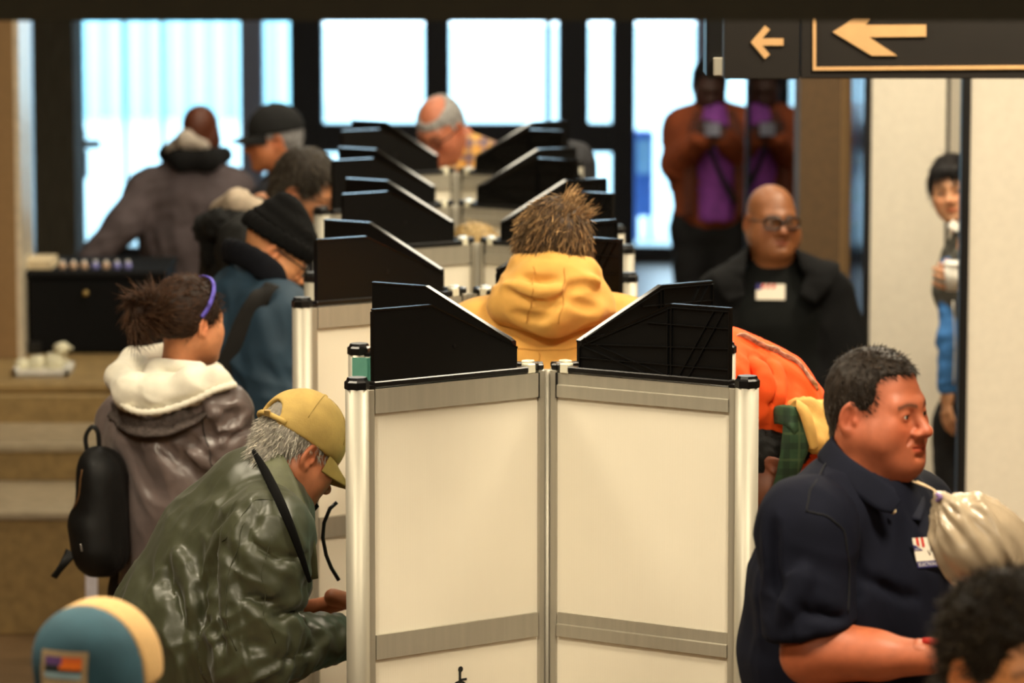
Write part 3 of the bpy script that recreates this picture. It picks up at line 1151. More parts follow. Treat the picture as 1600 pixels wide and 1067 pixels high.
def strands(fr, V, N, n, length, comb, lift=0.4, r=0.0011, seg=4, droop=0.3, seed=1, wav=0.12, col=(0.03, 0.02, 0.012), cvar=0.5, tip=None, jit=0.35):
    """tapered locks of hair rooted on the surface V/N; comb(local) gives the lie of the hair in head coordinates"""
    rng = np.random.default_rng(seed)
    ix = rng.integers(0, len(V), n)
    p = V[ix] - N[ix] * 0.003
    cb = comb(fr.l(V[ix])) @ fr.R.T
    dirn = cb + N[ix] * lift + rng.normal(0, jit, (n, 3))
    dirn -= N[ix] * np.minimum(0, (dirn * N[ix]).sum(1) - 0.05)[:, None]
    dirn /= np.linalg.norm(dirn, axis=1)[:, None]
    ln = length * rng.uniform(0.6, 1.25, n)
    sidev = np.cross(dirn, N[ix])
    sidev /= np.linalg.norm(sidev, axis=1)[:, None] + 1e-9
    ph = rng.uniform(0, 6.28, n)
    pts = [p]
    cur = p.copy()
    dd = dirn.copy()
    for k in range(seg):
        dd = dd + V3(0, 0, -1) * droop / seg + sidev * (wav * np.sin(ph + k * 1.7))[:, None]
        dd /= np.linalg.norm(dd, axis=1)[:, None]
        cur = cur + dd * (ln / seg)[:, None]
        pts.append(cur)
    rad = r * rng.uniform(0.6, 1.4, n)
    vs = []
    for k, q in enumerate(pts):
        rr = rad * (1 - 0.88 * (k / seg) ** 1.5)
        b = np.cross(dd, sidev)
        for a in (0, 2.094, 4.189):
            vs.append(q + (math.cos(a) * sidev + math.sin(a) * b) * rr[:, None])
    Vs = np.stack(vs, 1).reshape(-1, 3)
    m = 3 * (seg + 1)
    fq = []
    for k in range(seg):
        for a in range(3):
            fq.append((k * 3 + a, k * 3 + (a + 1) % 3, k * 3 + 3 + (a + 1) % 3, k * 3 + 3 + a))
    fq = np.array(fq)
    Q = (np.arange(n)[:, None, None] * m + fq[None]).reshape(-1, 4)
    cv = np.exp(rng.normal(0, cvar, n))
    base = np.array(col)[None, None, :] * cv[:, None, None]
    base = np.repeat(base, m, 1)
    if tip is not None:
        t = (np.repeat(np.arange(seg + 1), 3) / seg)[None, :, None] ** 1.5
        tp = np.array(tip)[None, None, :] * cv[:, None, None]
        base = base * (1 - t) + tp * t
    return Vs, Q, base.reshape(-1, 3)


def cat_parts(parts):
    Vs, Qs, Cs = [], [], []
    n = 0
    for V, Q, C in parts:
        Vs.append(V)
        Qs.append(Q + n)
        Cs.append(C)
        n += len(V)
    return np.concatenate(Vs), np.concatenate(Qs), np.concatenate(Cs)


def hair_obj(fr, root, S, h, col, layers, name='hair'):
    """hair: a scalp shell from implicit shapes (head coordinates) plus layers of locks"""
    V, Q = S.mesh(h, smooth=1)
    V = V + vnormals(V, Q) * (0.0022 * noise3(V * V3(140, 140, 60), 3))[:, None]
    W_ = fr.w(V)
    N = vnormals(W_, Q)
    parts = [(W_, Q, np.tile(np.array(col) * 0.8, (len(W_), 1)) * np.exp(0.35 * noise3(V * V3(160, 160, 50), 5))[:, None])]
    for kw in layers:
        kw = dict(kw)
        wh = kw.pop('where', None)
        VV, NN = W_, N
        if wh is not None:
            mk = wh(V)
            VV, NN = W_[mk], N[mk]
        if len(VV):
            parts.append(strands(fr, VV, NN, **kw))
    V2, Q2, C2 = cat_parts(parts)
    return mesh_np(name, V2, Q2, M_hair, root, True, C2)


def scalp(grow=0.006, fy=-0.045, zf=0.070, zs=-0.02, zn=-0.065, w=1.0, slope=0.0):
    """short hair shell: grown skull without face, ear side and nape below the hairline"""
    S = SDF()
    S.u(ell((0, 0.014, 0.030), (0.075 * w + grow, 0.097 + grow, 0.088 + grow)), 0.01)
    S.u(econe((0, 0.055, -0.01), (0, 0.062, zn + 0.01), 0.045 + grow, 0.036 + grow, (1, 0, 0), 1.25), 0.03)
    t = slope
    Rm = np.array([[1, 0, 0], [0, math.cos(t), -math.sin(t)], [0, math.sin(t), math.cos(t)]])
    S.s(rbox((0, fy - 0.10, zf - 0.15), (0.14, 0.10, 0.15), 0.018, Rm), 0.010)            # forehead and face
    S.s(half((0, 0, zn), (0, 0.0, 1)), 0.01)                                            # nape
    for s in (-1, 1):
        S.s(ell((s * 0.10, 0.004, zs - 0.030), (0.045, 0.030, 0.050)), 0.010)             # round the ears
        S.s(rbox((s * 0.10, -0.03, zs - 0.08), (0.05, 0.060, 0.06), 0.01), 0.010)
    return S


def spline(P, n):
    """Catmull-Rom through the points, n samples"""
    P = [np.asarray(p, float) for p in P]
    P = [2 * P[0] - P[1]] + P + [2 * P[-1] - P[-2]]
    m = len(P) - 3
    out = []
    for i in range(n):
        x = i / (n - 1) * m
        k = min(int(x), m - 1)
        t = x - k
        a, b, c, d = P[k:k + 4]
        out.append(0.5 * ((2 * b) + (c - a) * t + (2 * a - 5 * b + 4 * c - d) * t * t + (3 * b - a - 3 * c + d) * t ** 3))
    return out


def ribbon(pts, wdirs, wid, thick, name, m, parent, n=40, nw=6, bow=0.0, ripple=0.0, seed=0):
    """a band of cloth: swept along pts, wid wide towards wdirs (one or per point), with thickness"""
    C = np.array(spline(pts, n))
    wd = np.asarray(wdirs, float)
    if wd.ndim == 1:
        wd = np.tile(wd, (len(pts), 1))
    D = np.array(spline(list(wd), n))
    Wd = np.array(spline([V3(w, 0, 0) for w in (wid if isinstance(wid, (list, tuple)) else [wid] * len(pts))], n))[:, 0]
    T = np.gradient(C, axis=0)
    T /= np.linalg.norm(T, axis=1)[:, None] + 1e-9
    D = D - T * (D * T).sum(1)[:, None]
    D /= np.linalg.norm(D, axis=1)[:, None]
    Nn = np.cross(T, D)
    V = []
    rings = 2 * (nw + 1)
    for i in range(n):
        row = []
        for j in range(nw + 1):
            v = j / nw - 0.5
            b = bow * (0.25 - v * v) * 4
            th = thick * (1 - 0.6 * (2 * abs(v)) ** 4)
            row.append((C[i] + D[i] * v * Wd[i] + Nn[i] * (b + th / 2), C[i] + D[i] * v * Wd[i] + Nn[i] * (b - th / 2)))
        V += [q[0] for q in row] + [q[1] for q in reversed(row)]
    V = np.array(V)
    if ripple:
        V = V + (np.repeat(Nn, rings, 0)) * (ripple * noise3(V * 45, seed))[:, None]
    fs = []
    for i in range(n - 1):
        for j in range(rings):
            k = (j + 1) % rings
            fs.append((i * rings + j, i * rings + k, (i + 1) * rings + k, (i + 1) * rings + j))
    fs.append(tuple(range(rings - 1, -1, -1)))
    fs.append(tuple((n - 1) * rings + j for j in range(rings)))
    o = mesh_np(name, V, fs, m, parent, True)
    bm = bmesh.new()
    bm.from_mesh(o.data)
    bmesh.ops.recalc_face_normals(bm, faces=bm.faces)
    bm.to_mesh(o.data)
    bm.free()
    return o


def back_comb(V):
    d = np.zeros_like(V)
    d[:, 1] = 0.8
    d[:, 2] = -0.2 - 6 * np.clip(V[:, 1], 0, 1)
    d[:, 0] = V[:, 0] * 3
    return d


def fwd_comb(V):
    d = np.zeros_like(V)
    d[:, 1] = -0.8
    d[:, 2] = np.where(V[:, 1] > 0.02, -0.6, -0.25)
    d[:, 0] = V[:, 0] * 4
    return d


def down_comb(V):
    d = np.zeros_like(V)
    d[:, 2] = -1
    d[:, 1] = V[:, 1] * 4
    d[:, 0] = V[:, 0] * 5
    return d


def cap_obj(fr, root, m, mb_, brim=True, z0=0.028, tilt=0.10, hole=False, grow=0.012, deep=0.0, name='cap', h=0.004, brim_len=0.072, w=1.0):
    """baseball cap: crown, brim, button, band"""
    S = SDF()
    S.u(ell((0, 0.012, 0.034), (0.077 * w + grow, 0.099 + grow, 0.092 + grow)), 0.01)
    S.i(half((0, 0, z0 - deep), (0, -tilt, -1)), 0.006)
    S.s(ell((0, 0.012, 0.034 - 0.004), (0.076 * w + grow - 0.010, 0.098 + grow - 0.010, 0.091 + grow - 0.008)), 0.003)
    if hole:
        S.s(ell((0, 0.115, z0 + 0.018), (0.036, 0.05, 0.034)), 0.004)
    V, Q = S.mesh(h, smooth=1)
    V = V + vnormals(V, Q) * (0.0012 * noise3(V * 30, 11))[:, None]
    cap = mesh_np(name, fr.w(V), Q, m, root)
    if hole:
        st = [fr.w((0.080 * w * math.sin(t), 0.014 + (0.102 + grow) * math.cos(t), z0 + 0.006 + 0.004 * math.cos(t))) for t in np.linspace(-0.75, 0.75, 12)]
        MB().tube(st, 0.0062, 8).build('strap', m, cap, True)
        q = fr.w((-0.018, 0.014 + 0.105 + grow, z0 + 0.010))
        MB().box(q - 0.007, q + 0.007).build('buckle', mat('brass_buckle', srgb(190, 160, 100), 0.3, metal=0.8), cap, bevel=0.002)
    if brim:
        nu, nv = 24, 8
        top = []
        for i in range(nu + 1):
            u = -1 + 2 * i / nu
            a = u * 1.18
            for j in range(nv + 1):
                v = j / nv
                ext = brim_len * max(0.0, math.cos(u * math.pi / 2)) ** 0.55 * v
                r1 = 0.079 * w + grow - 0.004
                r2 = 0.101 + grow - 0.004
                x = r1 * math.sin(a) * (1 + 0.05 * v)
                y = 0.012 - r2 * math.cos(a) - ext
                z = z0 - deep + 0.005 + tilt * 0.1 * math.cos(a) - 0.016 * v - 3.2 * x * x * v
                top.append((x, y, z))
        top = np.array(top)
        V = np.concatenate([fr.w(top), fr.w(top - V3(0, 0, 0.0035))])
        k = (nu + 1) * (nv + 1)
        fs = []
        for i in range(nu):
            for j in range(nv):
                a, b, c, d_ = i * (nv + 1) + j, i * (nv + 1) + j + 1, (i + 1) * (nv + 1) + j + 1, (i + 1) * (nv + 1) + j
                fs += [(a, d_, c, b), (k + a, k + b, k + c, k + d_)]
            a, b = i * (nv + 1) + nv, (i + 1) * (nv + 1) + nv
            fs.append((a, b, k + b, k + a))
        mesh_np('brim', V, np.array(fs), mb_, cap)
    bt = fr.w((0, 0.012, 0.034 + 0.092 + grow))
    MB().tube([bt - fr.up * 0.003, bt + fr.up * 0.002, bt + fr.up * 0.004], [0.008, 0.007, 0.003], 12).build('top_button', m, cap, True)
    return cap


def spectacles(fr, root, rx=0.024, rz=0.016, m=None, z=-0.004, r=0.0022):
    m = m or M_glassf
    g = empty('glasses', fr.c - root_of(root))
    g.parent = root
    for s in (-1, 1):
        pts = []
        for t in np.linspace(0, 2 * math.pi, 25):
            ct, st = math.cos(t), math.sin(t)
            e = 0.62
            x = s * 0.0335 + rx * math.copysign(abs(ct) ** e, ct)
            zz = z + rz * math.copysign(abs(st) ** e, st)
            y = -0.1085 + 5.0 * (abs(x) - 0.01) ** 2
            pts.append(fr.w((x, y, zz)))
        MB().tube(pts, r, 6, False).build('lens_rim', m, g, True)
        c = fr.w((s * 0.0335, -0.1065, z))
        n = len(pts)
        mesh_np('lens', np.array([c] + pts[:-1]), [(0, i + 1, i % (n - 1) + 2 if i < n - 2 else 1) for i in range(n - 1)], M_lens, g, False)
        MB().tube([fr.w((s * 0.058, -0.096, z + 0.006)), fr.w((s * 0.079, -0.05, z + 0.007)), fr.w((s * 0.083, 0.008, z + 0.006)), fr.w((s * 0.081, 0.026, z - 0.012))], 0.0022, 6).build('temple', m, g, True)
    MB().tube([fr.w((-0.011, -0.107, z + 0.003)), fr.w((0, -0.112, z + 0.006)), fr.w((0.011, -0.107, z + 0.003))], r, 6).build('bridge', m, g, True)
    return g


def arm(S, sh, el, wr, r0, r1, r2, k=0.03, sag=0.0):
    S.u(cone(sh, el, r0, r1), 0.05)
    if wr is not None:
        S.u(cone(el, wr, r1, r2), k)


def torso(S, pts, left, k=0.07):
    """pts: list of (point, half depth, half width) from hip to chest"""
    for (a, da, wa), (b, db, wb) in zip(pts[:-1], pts[1:]):
        S.u(econe(a, b, da, db, left, (wa + wb) / (da + db)), k)


def left_of(f):
    return unit(np.cross((0, 0, 1), (f[0], f[1], 0)))


M_shoe = mat('dark_shoes', srgb(30, 26, 24), 0.45)


def new_person(label, base):
    r = empty('person', (base[0], base[1], 0))
    tag(r, label, 'person')
    return r


def legs(root, pel, f, m, hw=0.095, r=(0.105, 0.075, 0.058), back=0.0, h=0.016, seat=0.14, feet=None, wid=0.0):
    """trousers and shoes from the hips down to the floor"""
    left = left_of(f)
    fh = unit((f[0], f[1], 0))
    S = SDF()
    S.u(econe(pel + V3(0, 0, 0.06), pel - V3(0, 0, 0.06), seat * 0.85, seat * 0.9, left, 1.3), 0.03)
    base = V3(pel[0], pel[1], 0) + fh * (-back) if feet is None else V3(feet[0], feet[1], 0)
    sks = []
    for s in (1, -1):
        hip = pel + left * hw * s - V3(0, 0, 0.05)
        ank = base + left * (hw + wid) * s + V3(0, 0, 0.09)
        kn = (hip + ank) / 2 + fh * 0.03
        S.u(cone(hip, kn, r[0], r[1]), 0.05)
        S.u(cone(kn, ank, r[1], r[2]), 0.04)
        sks.append((hip, kn, ank))
        sh = SDF()
        heel = ank - V3(0, 0, 0.05) - fh * 0.03
        toe = heel + fh * 0.20
        sh.u(econe(heel, toe, 0.038, 0.030, left, 1.2), 0.02)
        sh.u(cone(ank - V3(0, 0, 0.06), ank + V3(0, 0, 0.02), 0.045, 0.045), 0.03)
        sh.i(half((0, 0, 0.001), (0, 0, -1)), 0.004)
        V, Q = sh.mesh(0.012)
        V[:, 2] = np.maximum(V[:, 2], 0.0)
        mesh_np('shoe', V, Q, M_shoe, root)
    V, Q = S.mesh(h)
    V = folds(V, Q, [(0.006, (1, 0.3, 0.4), 0.07, 0.3, 4, None)])
    mesh_np('trousers', V, Q, m, root)
    return sks


def core_body(skin, nk, pel, arms, lg):
    """the plain figure under the clothes, so head, trunk, arms and legs are one body"""
    S = SDF()
    up = unit(nk - pel)
    S.u(cone(nk + up * 0.03, nk - up * 0.08, 0.045, 0.06), 0.03)
    S.u(cone(nk - up * 0.08, pel, 0.07, 0.07), 0.05)
    for (sh, el, wr) in arms:
        S.u(cone(nk - up * 0.06, sh, 0.04, 0.035), 0.03)
        S.u(cone(sh, el, 0.034, 0.028), 0.02)
        S.u(cone(el, wr, 0.028, 0.022), 0.02)
    for hip, kn, ank in lg:
        S.u(cone(pel, hip, 0.06, 0.055), 0.03)
        S.u(cone(hip, kn, 0.055, 0.04), 0.03)
        S.u(cone(kn, ank, 0.04, 0.032), 0.03)
    V, Q = S.mesh(0.012)
    return V, Q, np.tile(np.array(skin[:3]), (len(V), 1))


def tube_on(pts, r, name, m, parent, n=8, smooth=True):
    return MB().tube(pts, r, n).build(name, m, parent, smooth)


def garment(root, S, h, m, specs, name='jacket', smooth=1):
    V, Q = S.mesh(h, smooth=smooth)
    V = folds(V, Q, specs)
    return mesh_np(name, V, Q, m, root), V, Q


def tri_drop(V, Q, c, d, r):
    pass


def project_strip(V, N, line, wid, lift=0.0015):
    """follow a poly line over a garment: nearest surface points lifted along the normal"""
    out = []
    for p in line:
        i = np.argmin(((V - p) ** 2).sum(1))
        out.append(V[i] + N[i] * lift)
    return out


def ray_hit(V, Q, px, py):
    """first point of a mesh the camera sees at px, py (nearest vertex to the viewing line, closest to the lens)"""
    o = V3(0, 0, CH)
    d = unit(A(px, py, 10) - o)
    q = V - o
    t = q @ d
    dist = np.linalg.norm(q - t[:, None] * d, axis=1)
    near_ = np.nonzero(dist < max(dist.min() * 1.5, 0.012))[0]
    i = near_[np.argmin(t[near_])]
    return i


def seam(root_part, V, N, pix, m, r=0.0016, name='seam', lift=0.001, sub=6):
    """stitched seam or cord laid over a garment through points seen in the photograph"""
    pts = []
    for (a, b), (c, d) in zip(pix[:-1], pix[1:]):
        for k in range(sub):
            t = k / sub
            i = ray_hit(V, None, a + (c - a) * t, b + (d - b) * t)
            pts.append(V[i] + N[i] * lift)
    i = ray_hit(V, None, *pix[-1])
    pts.append(V[i] + N[i] * lift)
    P = np.array(pts)
    for _ in range(2):
        P[1:-1] = (P[:-2] + P[1:-1] * 2 + P[2:]) / 4
    return MB().tube(list(P), r, 6).build(name, m, root_part, True)


def crease(S, lines, h0=0.011):
    """press folds into a garment along lines read off the photograph: (pixels, radius, 's' valley or 'u' ridge)"""
    V, Q = S.mesh(h0, smooth=1)
    for pix, r, md in lines:
        pts = []
        for (a, b), (c, d) in zip(pix[:-1], pix[1:]):
            for k in range(3):
                pts.append(V[ray_hit(V, Q, a + (c - a) * k / 3, b + (d - b) * k / 3)])
        pts.append(V[ray_hit(V, Q, *pix[-1])])
        P = np.array(pts)
        for _ in range(3):
            P[1:-1] = (P[:-2] + 2 * P[1:-1] + P[2:]) / 4
        n = len(P) - 1
        for i in range(n):
            ra = r * (0.35 + 0.65 * math.sin(math.pi * (i + 0.0) / n))
            rb = r * (0.35 + 0.65 * math.sin(math.pi * (i + 1.0) / n))
            if md == 's':
                S.s(cone(P[i], P[i + 1], ra, rb), 0.022)
            else:
                S.u(cone(P[i], P[i + 1], ra, rb), 0.025)
# ================================================================== the man in the green jacket, writing at the near booth
def green_man():
    Y = 8.86
    pel, mid, chest, nk = A(292, 1150, Y), A(315, 985, Y), A(372, 855, Y), A(428, 742, Y)
    f = unit(V3(0.88, 0.47, 0))
    L = left_of(f)
    r = new_person('man in shiny green jacket and tan cap bending over the nearest booth', pel)
    skin = srgb(184, 114, 78)
    shR, elR, wrR = A(414, 838, Y - 0.20), A(392, 1022, Y - 0.25), A(533, 994, Y - 0.06)
    shL, elL, wrL = A(400, 790, Y + 0.18), A(440, 965, Y + 0.26), A(540, 938, Y + 0.15)
    fr = Frame(A(466, 704, Y), (0.66, 0.46, -0.60), sc=1.0)
    lg = legs(r, pel, f, mat('dark_denim', srgb(30, 36, 52), 0.8, bump=0.3), back=-0.02)
    hp = head_part(fr, skin, dict(fat=0.004, nose=1.1, ear=1.08), 0.003, nk - V3(0.03, 0, 0.03), stubble=0.15)
    hd = hand_part(wrR, unit(V3(0.9, 0.35, -0.1)), (0, 0, 1), skin, 0.5, True)
    hl = hand_part(wrL, unit(V3(0.9, -0.1, -0.2)), (0, 0.2, 1), skin, 0.35, False)
    V, Q, C = cat_parts([hp, core_body(skin, nk, pel, [(shR, elR, wrR), (shL, elL, wrL)], lg), hd, hl])
    mesh_np('body', V, Q, M_skin, r, True, C)
    eyes(fr, r, (0, -1, -0.3))
    # jacket
    mj = mat('olive_satin', srgb(56, 59, 38), 0.44, var=0.12, nscale=9, bump=0.15, bscale=30, spec=0.6, sheen=0.1, bdist=0.005)
    S = SDF()
    torso(S, [(pel, 0.165, 0.2), (mid, 0.185, 0.205), (chest, 0.150, 0.195), (A(412, 776, Y), 0.085, 0.13)], L, 0.08)
    S.u(cone(A(405, 775, Y), shR, 0.085, 0.092), 0.07)
    S.u(cone(A(405, 775, Y), shL, 0.085, 0.085), 0.07)
    S.u(cone(shR, elR, 0.098, 0.088), 0.035)
    S.u(cone(elR, wrR, 0.086, 0.048), 0.03)
    S.u(cone(shL, elL, 0.085, 0.075), 0.05)
    S.u(cone(elL, wrL, 0.072, 0.045), 0.03)
    fw = unit(elR - wrR)
    S.i(half(wrR - fw * 0.01, -fw), 0.006)
    ua = unit(elR - shR)
    at_el = near(elR, 0.16)
    at_sh = near(A(385, 860, Y - 0.15), 0.15)
    at_arm = near(A(430, 930, Y - 0.25), 0.17)
    S.u(cone(A(352, 900, Y - 0.20), A(372, 1060, Y - 0.22), 0.012, 0.012), 0.02)
    crease(S, [
        ([(339, 812), (330, 857), (336, 910), (334, 962), (341, 1019)], 0.008, 's'),
        ([(358, 786), (342, 806), (326, 830)], 0.006, 's'),
        ([(409, 777), (388, 812), (371, 850)], 0.007, 's'),
        ([(272, 858), (288, 905), (303, 952)], 0.008, 'u'),
        ([(256, 880), (268, 930), (285, 985)], 0.006, 's'),
        ([(375, 932), (402, 945), (430, 940)], 0.005, 's'),
        ([(424, 966), (452, 958), (478, 948)], 0.006, 's'),
        ([(440, 1034), (470, 1030), (502, 1012)], 0.007, 's'),
        ([(469, 950), (482, 968), (494, 990)], 0.007, 's'),
        ([(385, 985), (400, 1010), (430, 1022)], 0.006, 's'),
        ([(400, 860), (440, 880), (478, 868)], 0.004, 's'),
        ([(350, 880), (352, 930), (360, 985)], 0.007, 'u')])
    o, V, Q = garment(r, S, 0.0065, mj, [
        (0.010, (0.3, 0, -1), 0.040, 0.30, 1, near(A(330, 960, Y - 0.2), 0.20)),
        (0.011, (1, 0, 0.5), 0.036, 0.18, 2, at_el),
        (0.007, (0.6, 0, 1), 0.028, 0.14, 3, at_sh),
        (0.009, (0.8, 0, -0.7), 0.042, 0.2, 5, at_arm),
        (0.007, (0.25, 0.1, -1), 0.035, 0.2, 8, near(A(390, 1060, Y - 0.1), 0.2)),
        (0.007, (1, 0, 0.2), 0.026, 0.10, 9, near(A(500, 1000, Y - 0.1), 0.1)),
        (0.0045, (0.4, 0.2, -1), 0.065, 0.30, 6, None)])
    N = vnormals(V, Q)
    dk = mat('olive_stitching', srgb(52, 54, 32), 0.7)
    seam(o, V, N, [(388, 812), (368, 850), (346, 905), (346, 960), (362, 1020)], dk, 0.0013, 'armhole_seam', 0.0)
    seam(o, V, N, [(440, 776), (400, 772), (372, 800), (340, 850)], dk, 0.0012, 'yoke_seam', 0.0)
    seam(o, V, N, [(430, 838), (412, 900), (416, 960), (436, 1010)], dk, 0.0009, 'sleeve_seam', 0.0)
    # fold-down collar: olive flap round the neck with a black edge band under it
    mcl = mat('olive_twill', srgb(84, 86, 58), 0.6, var=0.15, bump=0.2, bscale=300)
    ring = [A(432, 706, Y + 0.14), A(410, 694, Y + 0.05), A(412, 703, Y - 0.04), A(434, 738, Y - 0.14), A(458, 790, Y - 0.19), A(477, 850, Y - 0.20), A(487, 905, Y - 0.18)]
    wd = [V3(0.2, 0.6, -1), V3(-0.6, 0.2, -1), V3(-0.6, -0.3, -0.8), V3(-1, -0.3, -0.25), V3(-1, -0.2, 0.2), V3(-1, -0.2, 0.3), V3(-1, -0.2, 0.3)]
    ribbon(ring, wd, [0.05, 0.055, 0.055, 0.06, 0.055, 0.045, 0.03], 0.008, 'collar', mcl, o, ripple=0.002)
    b_pts, b_wd = [], []
    pix = [(396, 704), (414, 736), (434, 776), (453, 820), (470, 866), (484, 908)]
    for k, (px, py) in enumerate(pix):
        q = ray_hit(V, Q, px, py)
        b_pts.append(A(px, py, V[q][1] - 0.012))
    for k in range(6):
        tg = unit(b_pts[min(k + 1, 5)] - b_pts[max(k - 1, 0)])
        b_wd.append(unit(np.cross(tg, V3(-0.3, -1, 0.3))))
    ribbon(b_pts, b_wd, [0.010, 0.019, 0.021, 0.019, 0.015, 0.009], 0.010, 'black_edge_band', mat('black_knit', srgb(7, 7, 6), 0.9, spec=0.15), o)
    tb = A(487, 792, Y - 0.02)
    MB().tube([tb - V3(0.012, 0, 0.006), tb, tb + V3(0.012, 0, 0.008)], [0.011, 0.013, 0.009], 8).build('collar_tab', mat('black_knit', 0), o, True)
    # ribbed cuff
    MB().tube([wrR + fw * 0.035, wrR + fw * 0.0, wrR - fw * 0.02], [0.047, 0.044, 0.042], 20).build('cuff', mcl, o, True)
    # hair and cap
    hair_obj(fr, r, scalp(0.004, fy=-0.04, zs=0.0, zn=-0.085), 0.005, (0.36, 0.33, 0.28), [
        dict(n=2600, length=0.024, comb=down_comb, lift=0.12, r=0.0010, seed=3, col=(0.42, 0.39, 0.33), cvar=0.45, droop=0.25, jit=0.25, where=lambda v: (v[:, 2] < 0.03))])
    mc = mat('tan_cotton', srgb(186, 156, 86), 0.85, var=0.12, nscale=25, bump=0.25, bscale=260)
    cap = cap_obj(fr, r, mc, mat('tan_cotton_dark', srgb(160, 136, 70), 0.8, var=0.1), z0=0.012, tilt=0.0, hole=True, grow=0.012)
    for k in range(3):
        a = -0.2 + k * 1.15
        pts = [fr.w((0.0895 * math.sin(a) * math.sin(t) * 1.0, 0.012 + 0.112 * math.cos(a) * math.sin(t), 0.034 + 0.1045 * math.cos(t))) for t in np.linspace(0.1, 1.45, 10)]
        pts2 = [fr.w((-0.0895 * math.sin(a) * math.sin(t) * 1.0, 0.012 - 0.112 * math.cos(a) * math.sin(t), 0.034 + 0.1045 * math.cos(t))) for t in np.linspace(0.1, 1.35, 10)]
        MB().tube(pts2, 0.0009, 5).build('cap_seam', mat('tan_cotton_dark', 0), cap, True)


green_man()


# ================================================================== the man in the navy polo shirt
def polo_man():
    Y = 7.3
    pel, mid, chest, nk = A(1338, 1215, Y), A(1332, 1010, Y), A(1335, 880, Y), A(1338, 752, Y)
    f = unit(V3(0.84, -0.54, 0))
    L = left_of(f)
    r = new_person('man in navy polo shirt with an election sticker, looking to the right', pel)
    skin = srgb(178, 98, 66)
    shR, elR, wrR = A(1262, 822, Y - 0.19), A(1268, 1022, Y - 0.24), A(1462, 1028, Y - 0.32)
    shL, elL, wrL = A(1418, 808, Y + 0.19), A(1452, 1010, Y + 0.14), A(1500, 1050, Y - 0.12)
    fr = Frame(A(1372, 638, Y), (0.79, -0.61, -0.03), sc=0.93)
    lg = legs(r, pel, f, mat('khaki_dark', srgb(34, 34, 40), 0.85, bump=0.2), r=(0.12, 0.085, 0.065), seat=0.16)
    hp = head_part(fr, skin, dict(fat=0.012, nose=1.12, w=1.04, ear=1.08, eye=0.0042), 0.0026, nk - V3(0, 0, 0.05), nr=(0.062, 0.072), stubble=0.28, brow=(0.05, 0.03, 0.02))
    # bare forearm and elbow, one piece with the hand
    S = SDF()
    S.u(cone(shR, elR, 0.05, 0.052), 0.03)
    S.u(cone(elR, wrR * 0.55 + elR * 0.45, 0.050, 0.041), 0.03)
    S.u(cone(wrR * 0.55 + elR * 0.45, wrR, 0.041, 0.029), 0.02)
    S.u(ell(elR * 0.75 + wrR * 0.25 + V3(0, 0, 0.010), (0.07, 0.04, 0.036)), 0.04)
    Va, Qa = S.mesh(0.005)
    fa = (Va, Qa, np.tile(np.array(skin[:3]) * V3(0.95, 0.9, 0.8), (len(Va), 1)))
    hd = hand_part(wrR, unit(V3(0.8, -0.35, -0.3)), (0.3, 0.1, 1), skin, 0.55, True, 1.08)
    hl = hand_part(wrL, unit(V3(0.6, -0.6, -0.2)), (0, 0, 1), skin, 0.6, False, 1.05)
    V, Q, C = cat_parts([hp, fa, core_body(skin, nk, pel, [(shR, elR, wrR), (shL, elL, wrL)], lg), hd, hl])
    mesh_np('body', V, Q, M_skin, r, True, C)
    eyes(fr, r, (0.1, -1, 0.02), (0.06, 0.035, 0.02))
    hair_obj(fr, r, scalp(0.0045, fy=-0.050, zf=0.084, zs=-0.008, zn=-0.080, w=1.04, slope=-0.12), 0.004, (0.028, 0.019, 0.013), [
        dict(n=4600, length=0.016, comb=fwd_comb, lift=0.28, r=0.0010, seed=5, col=(0.030, 0.020, 0.014), cvar=0.4, droop=0.1, jit=0.2, wav=0.05),
        dict(n=400, length=0.013, comb=fwd_comb, lift=1.2, r=0.0010, seed=6, col=(0.05, 0.033, 0.02), cvar=0.5, droop=0.0, jit=0.4, wav=0.05, where=lambda v: v[:, 2] > 0.09)])
    # shirt
    ms = mat('navy_pique', srgb(17, 19, 31), 0.85, var=0.12, nscale=14, bump=0.35, bscale=900, spec=0.12, bdist=0.001)
    S = SDF()
    torso(S, [(pel, 0.165, 0.19), (mid, 0.185, 0.20), (chest, 0.150, 0.205), (A(1336, 800, Y), 0.100, 0.17)], L, 0.08)
    S.u(cone(nk - V3(0, 0, 0.045), shR, 0.075, 0.082), 0.06)
    S.u(cone(nk - V3(0, 0, 0.045), shL, 0.075, 0.075), 0.06)
    S.u(cone(shL, elL, 0.085, 0.078), 0.05)
    S.s(cone(nk + V3(0.02, -0.02, 0.06), nk + V3(0.030, -0.030, -0.055), 0.060, 0.052), 0.01)
    S.s(cone(A(1400, 760, Y - 0.16), A(1408, 826, Y - 0.22), 0.016, 0.003), 0.006)
    crease(S, [([(1342, 850), (1345, 900), (1338, 950)], 0.007, 's'), ([(1360, 900), (1400, 930), (1440, 940)], 0.004, 's')])
    o, V, Q = garment(r, S, 0.0065, ms, [
        (0.006, (0.35, 0, -1), 0.06, 0.3, 1, near(A(1200, 900, Y - 0.1), 0.14)),
        (0.004, (0.3, 0, -1), 0.07, 0.3, 3, None),
        (0.007, (0.2, 0, -1), 0.05, 0.25, 4, near(A(1350, 920, Y - 0.2), 0.12))], 'polo_shirt')
    N = vnormals(V, Q)
    # right sleeve, cut at its hem above the elbow
    S = SDF()
    S.u(cone(shR, elR, 0.082, 0.083), 0.03)
    S.u(cone(nk - V3(0.02, 0, 0.075), shR, 0.06, 0.080), 0.05)
    ha, hb = A(1218, 994, Y - 0.24), A(1334, 972, Y - 0.24)
    hn = unit(np.cross(hb - ha, (0, -1, 0)))
    if hn[2] > 0:
        hn = -hn
    S.i(half((ha + hb) / 2, hn), 0.006)
